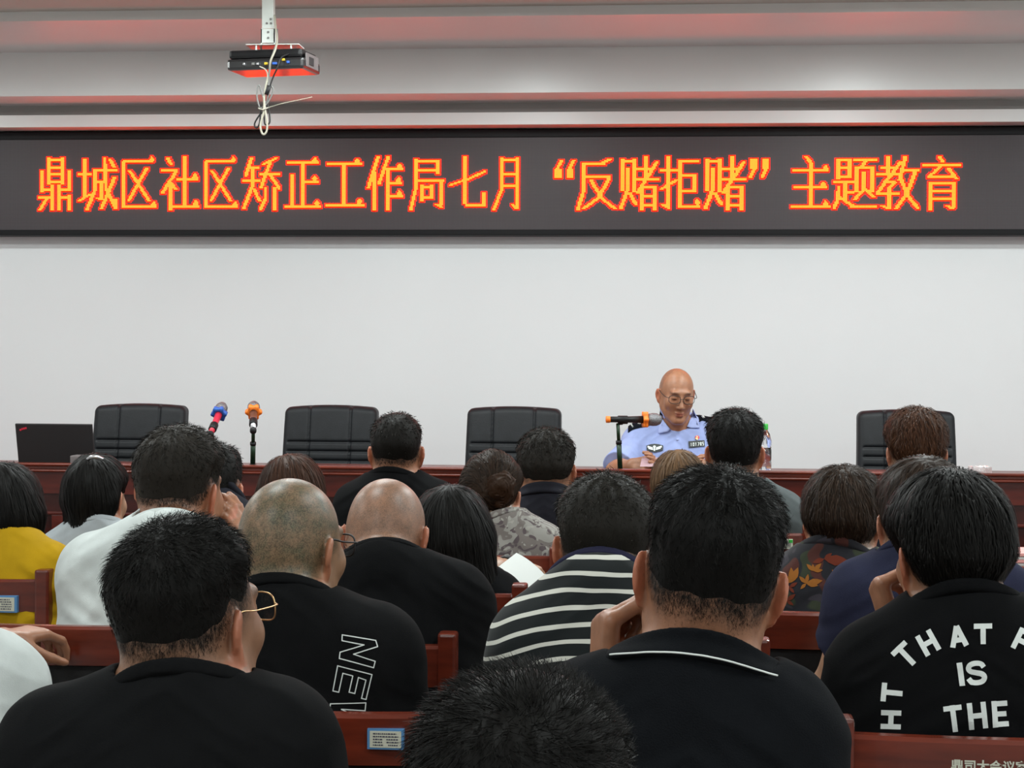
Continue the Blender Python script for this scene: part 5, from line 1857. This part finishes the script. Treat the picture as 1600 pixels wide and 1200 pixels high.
# orange and red leaves printed on the dark top
for cm, sprigs in (('leaf_orange', [((505, 808), [(468, 772), (552, 803), (545, 768), (500, 772)]), ((392, 866), [(358, 832), (424, 790), (388, 790), (350, 855)]), ((466, 872), [(430, 836), (550, 858), (476, 824), (436, 902), (528, 884)]), ((620, 830), [(650, 800), (655, 835), (600, 800)]), ((600, 930), [(640, 905), (570, 905), (640, 940)])]),
                   ('leaf_red', [((378, 892), [(420, 868), (352, 925), (404, 922), (362, 868)]), ((365, 962), [(325, 940), (410, 928), (345, 985), (400, 985)]), ((560, 745), [(500, 765), (640, 745), (600, 715), (690, 760)]), ((700, 770), [(640, 775), (740, 745)])])):
    for bs, tips in sprigs:
        qs = []
        for tp in tips:
            b0, t0 = np.array(bs, float), np.array(tp, float)
            n0 = np.array((-(t0 - b0)[1], (t0 - b0)[0])) * .21
            g = lambda q: (1120 + q[0] * .3, 650 + q[1] * .3)
            prof = ((0, .02), (.2, .62), (.45, 1.0), (.7, .75), (.9, .3), (1, .02))
            for (a0, w0), (a1, w1) in zip(prof[:-1], prof[1:]):
                qs.append([g(b0 + (t0 - b0) * a0 - n0 * w0), g(b0 + (t0 - b0) * a1 - n0 * w1), g(b0 + (t0 - b0) * a1 + n0 * w1), g(b0 + (t0 - b0) * a0 + n0 * w0)])
        print_on('printed_leaves', qs, E4['bvh'], M[cm], E4['shirt'], cell=4)

# ------------------------------------------------------------------ the officer
OF = person('person in a light blue police uniform shirt and spectacles, bald, reading at the rostrum', (1057, 617, 7.74), (1060, 668, 7.86), (1112, 684, 7.90), (1000, 692, 7.86), .93, 6, -14, -2, .0042, (.34, .155, .085),
            hair=dict(mat='hair_soft', vol=0, stubble=.30, stubcol=(.08, .06, .045), fade=.02, zl=(-.03, -.02, .0, .025, .035, .2, .2)),
            shirt=dict(mat=M['c_uniform'], collar='stand', rise=.030, tilt=.55, both=True, cmat=M['c_uniform2'], seed=22, sleeve=.86, loose=.018, h=.0042, inf=.012), glasses=dict(mat=M['badge_black'], r=.0014), neck_r=.058, wide=1.05, lean=.12, trousers=True,
            arms={'R': dict(E=(962, 737, 7.62), W=(986, 727, 7.42), d=(.75, -.35, .12), n=(.1, -.6, .3), side=1, curl=(35, 45, 30), thumb=(.9, .3, .3)),
                  'L': dict(E=(1146, 738, 7.66), W=(1122, 731, 7.44), d=(-.75, -.35, .08), n=(-.1, -.6, .3), side=-1, curl=(35, 45, 30), thumb=(.9, .3, .3))})
# turn-down collar: two flaps round an open neck
pc, u, v, na, pn, rr = OF['collar_frame']
fwd = OF['fw']


def shirt_hit(px, py, off=.002):
    r = Vector(ray(px, py).tolist())
    hit, n, _, _ = OF['bvh'].ray_cast(Vector(CAM.tolist()), r)
    if hit is None:
        return None
    n = n if n.dot(r) < 0 else -n
    return np.array(hit + n * off)


def patch(name, outline, m, parent, off, thick=.0015, grid=10):
    """a small flat emblem cut to an outline (photo pixels) and sewn on the shirt"""
    c = np.mean(np.array(outline, float), 0)
    K = len(outline)
    V, F = [], []
    rings = 3
    for j in range(rings + 1):
        for q in outline:
            p = c + (np.array(q, float) - c) * j / rings
            h_ = shirt_hit(p[0], p[1], off)
            V.append(h_)
    if any(v_ is None for v_ in V):
        ok = [v_ for v_ in V if v_ is not None]
        if not ok:
            return None
        md = np.mean(ok, 0)
        V = [v_ if v_ is not None else md for v_ in V]
    n0 = len(V)
    for j in range(rings):
        for k in range(K):
            k2 = (k + 1) % K
            F.append((j * K + k, j * K + k2, (j + 1) * K + k2, (j + 1) * K + k))
    V2 = [np.array(v_) + ray(*outline[k % K]) * thick for k, v_ in enumerate(V[-K:])]
    for k in range(K):
        k2 = (k + 1) % K
        F.append((rings * K + k, rings * K + k2, n0 + k2, n0 + k))
    return mesh_obj(name, V + V2, F, m, parent)


Z = lambda cx, cy: (930 + cx / 5.333, 560 + cy / 5.333)        # reading from an enlarged view of the officer
sh = OF['shirt']
bd = patch('chest_badge', [Z(*q) for q in ((428, 728), (462, 718), (496, 714), (532, 718), (567, 728), (565, 768), (532, 778), (496, 786), (460, 778), (429, 768))], M['badge_black'], sh, .004)
wings = [seg_quad(Z(436, 738), Z(482, 752), 2.6), seg_quad(Z(446, 750), Z(486, 762), 2.4), seg_quad(Z(558, 738), Z(512, 752), 2.6), seg_quad(Z(548, 750), Z(508, 762), 2.4), seg_quad(Z(497, 730), Z(497, 774), 2.6), seg_quad(Z(486, 740), Z(508, 740), 2.4)]
print_on('badge_wings', wings, OF['bvh'], M['badge_white'], bd, off=.0062, cell=3)
tg = patch('number_tag', [Z(776, 692), Z(842, 687), Z(908, 684), Z(912, 735), Z(846, 741), Z(779, 747)], M['badge_black'], sh, .004)
DIG = {'1': [(.5, 0, .5, 1), (.3, .18, .5, .04)], '0': [(.15, 0, .15, 1), (.85, 0, .85, 1), (.1, .07, .9, .07), (.1, .93, .9, .93)],
       '7': [(.05, .08, .95, .08), (.9, .1, .4, 1)], '8': [(.15, 0, .15, 1), (.85, 0, .85, 1), (.1, .07, .9, .07), (.1, .5, .9, .5), (.1, .93, .9, .93)],
       '5': [(.1, .07, .9, .07), (.15, 0, .15, .5), (.1, .46, .85, .46), (.85, .45, .85, .95), (.1, .93, .9, .93)]}
qs = []
for i, ch in enumerate('101785'):
    cx, cy = 797 + i * 19.5, 721 - i * 1.3
    for (x1, y1, x2, y2) in DIG[ch]:
        f_ = lambda x, y: Z(cx + (x - .5) * 13, cy + (y - .5) * 28)
        qs.append(seg_quad(f_(x1, y1), f_(x2, y2), .85))
print_on('tag_digits', qs, OF['bvh'], M['badge_white'], tg, off=.0062, cell=2)
pin = patch('lapel_pin', [Z(848 + 18 * math.cos(t), 662 + 17 * math.sin(t)) for t in np.linspace(0, 2 * math.pi, 14, endpoint=False)], M['red'], sh, .004)
print_on('pin_gold', [seg_quad(Z(834, 668), Z(850, 680), 2.2), seg_quad(Z(842, 652), Z(850, 664), 1.6)], OF['bvh'], M['gold'], pin, off=.0062, cell=2)
mb = MB()
for (x, y) in ((688, 680), (862, 812)):
    h_ = shirt_hit(*Z(x, y), .002)
    if h_ is not None:
        mb.lathe([(.0055, 0), (.0055, .0018)], h_, 12, Matrix(((1, 0, 0), (0, 0, 1), (0, -1, 0))))
mb.build('button', M['c_uniform2'], sh, True)
# epaulettes: bent boards lying along the shoulders
for side, S in (('L', OF['arms']['L'][0]), ('R', OF['arms']['R'][0])):
    nk = OF['N'] + (S - OF['N']) * .42 + np.array((0, 0, .05))
    en = S + (S - OF['N']) / np.linalg.norm(S - OF['N']) * .055
    V, F = [], []
    K = 9
    wv = np.array((0, 1.0, 0))
    for k in range(K + 1):
        t = k / K
        for w_ in np.linspace(-.026, .026, 6):
            q = nk * (1 - t) + en * t + wv * (w_ * (.8 + .2 * t) - .040)
            hit, n_, _, _ = OF['bvh'].ray_cast(Vector((q[0], q[1], q[2] + .2)), Vector((0, 0, -1)))
            z_ = hit.z if hit is not None else q[2]
            V.append((q[0], q[1], z_ + .005))
    for k in range(K):
        for j in range(5):
            F.append((k * 6 + j, k * 6 + j + 1, (k + 1) * 6 + j + 1, (k + 1) * 6 + j))
    o = mesh_obj('epaulette', V, F, M['epaulette'], sh, True)
    sd_ = o.modifiers.new('thickness', 'SOLIDIFY'); sd_.thickness = .004; sd_.offset = 0
    Va = np.array(V)
    for t, kind in ((.38, 'p'), (.62, 'p'), (.84, 'b'), (.92, 'b')):
        i = int(round(t * K))
        row = Va[i * 6:(i + 1) * 6]
        c_ = row.mean(0) + np.array((0, -.004, .0035))
        ax_ = (en - nk); ax_ = ax_ / np.linalg.norm(ax_)
        n_ = np.cross(ax_, row[5] - row[0]); n_ /= np.linalg.norm(n_)
        if n_[2] < 0:
            n_ = -n_
        b_ = np.cross(n_, ax_)
        mb = MB()
        if kind == 'p':
            pts = [c_ + ax_ * .008, c_ + b_ * .008, c_ - ax_ * .008, c_ - b_ * .008]
        else:
            pts = [c_ + ax_ * .003 + b_ * .018, c_ + ax_ * .003 - b_ * .018, c_ - ax_ * .003 - b_ * .018, c_ - ax_ * .003 + b_ * .018]
        mb.add([p + n_ * .004 for p in pts] + [p - n_ * .002 for p in pts], [(0, 1, 2, 3), (7, 6, 5, 4)] + [(k, k + 4, (k + 1) % 4 + 4, (k + 1) % 4) for k in range(4)])
        mb.build('rank_pip' if kind == 'p' else 'rank_bar', M['badge_white'], o)
# turned-down collar wings
for ol, tip in (([Z(548, 468), Z(560, 500), Z(590, 545), Z(626, 590), Z(602, 612), Z(525, 626), Z(531, 575), Z(540, 520)], 1),
                ([Z(815, 420), Z(806, 470), Z(785, 525), Z(765, 568), Z(800, 580), Z(872, 578), Z(850, 510), Z(828, 450)], -1)):
    c = np.mean(np.array(ol), 0)
    V, F = [], []
    K = len(ol)
    for j in range(6):
        for q in ol:
            p = c + (np.array(q) - c) * (j / 5)
            r_ = Vector(ray(*p).tolist())
            hit, n_, _, _ = OF['bvh2'].ray_cast(Vector(CAM.tolist()), r_)
            V.append(np.array(hit) - np.array(r_) * (.013 - .003 * j / 5) if hit is not None else None)
    md = np.mean([q[1] for q in V if q is not None])
    V = [q if q is not None and abs(q[1] - md) < .06 else None for q in V]
    i_ = 0
    for j in range(6):
        for q in ol:
            p = c + (np.array(q) - c) * (j / 5)
            if V[i_] is None:
                V[i_] = P(p[0], p[1], md)
            i_ += 1
    for j in range(5):
        for k in range(K):
            F.append((j * K + k, j * K + (k + 1) % K, (j + 1) * K + (k + 1) % K, (j + 1) * K + k))
    o = mesh_obj('collar_wing', V, F, M['c_uniform2'], sh, True)
    sd_ = o.modifiers.new('thickness', 'SOLIDIFY'); sd_.thickness = .003; sd_.offset = 0

# papers ---------------------------------------------------------------
a_, b_ = P(1003, 713, 7.36), P(1030, 726, 7.30)
pp = [P(1003, 715, 7.38), P(1036, 715, 7.38), P(1040, 729, 7.27), P(1000, 729, 7.27)]
V = pp + [q + np.array((0, .001, .001)) for q in pp]
tag(mesh_obj('paper_sheet', V, [(0, 1, 2, 3), (7, 6, 5, 4), (0, 4, 5, 1), (1, 5, 6, 2), (2, 6, 7, 3), (3, 7, 4, 0)], M['mauve_paper']), 'small mauve sheet held low in the hands of the officer', 'paper')


def bent_paper(px4, Ys, label, bend, name='paper_sheet'):
    a, b, c, d = [P(*q, y) for q, y in zip(px4, Ys)]
    V, F = [], []
    n = 10
    nr = np.cross(b - a, d - a); nr /= np.linalg.norm(nr)
    for side in (0, 1):
        for j in range(n + 1):
            for i in range(n + 1):
                u_, v_ = i / n, j / n
                q = (a * (1 - u_) + b * u_) * (1 - v_) + (d * (1 - u_) + c * u_) * v_
                V.append(q + nr * (bend * (u_ - .5) ** 2 * 4 + side * .0008))
    N1 = (n + 1) ** 2
    for j in range(n):
        for i in range(n):
            k = j * (n + 1) + i
            F += [(k, k + 1, k + n + 2, k + n + 1), (N1 + k, N1 + k + n + 1, N1 + k + n + 2, N1 + k + 1)]
    return tag(mesh_obj(name, V, F, M['paper'], None, True), label, 'paper')


bent_paper([(808, 861), (852, 895), (812, 936), (757, 900)], (4.74, 4.70, 4.56, 4.60), 'blank white paper sheet held out beside the long black hair', .006)
bent_paper([(83, 960), (96, 963), (94, 972), (78, 972)], (4.75, 4.75, 4.62, 4.62), 'white paper corner showing between the yellow top and the white T-shirt', 0)
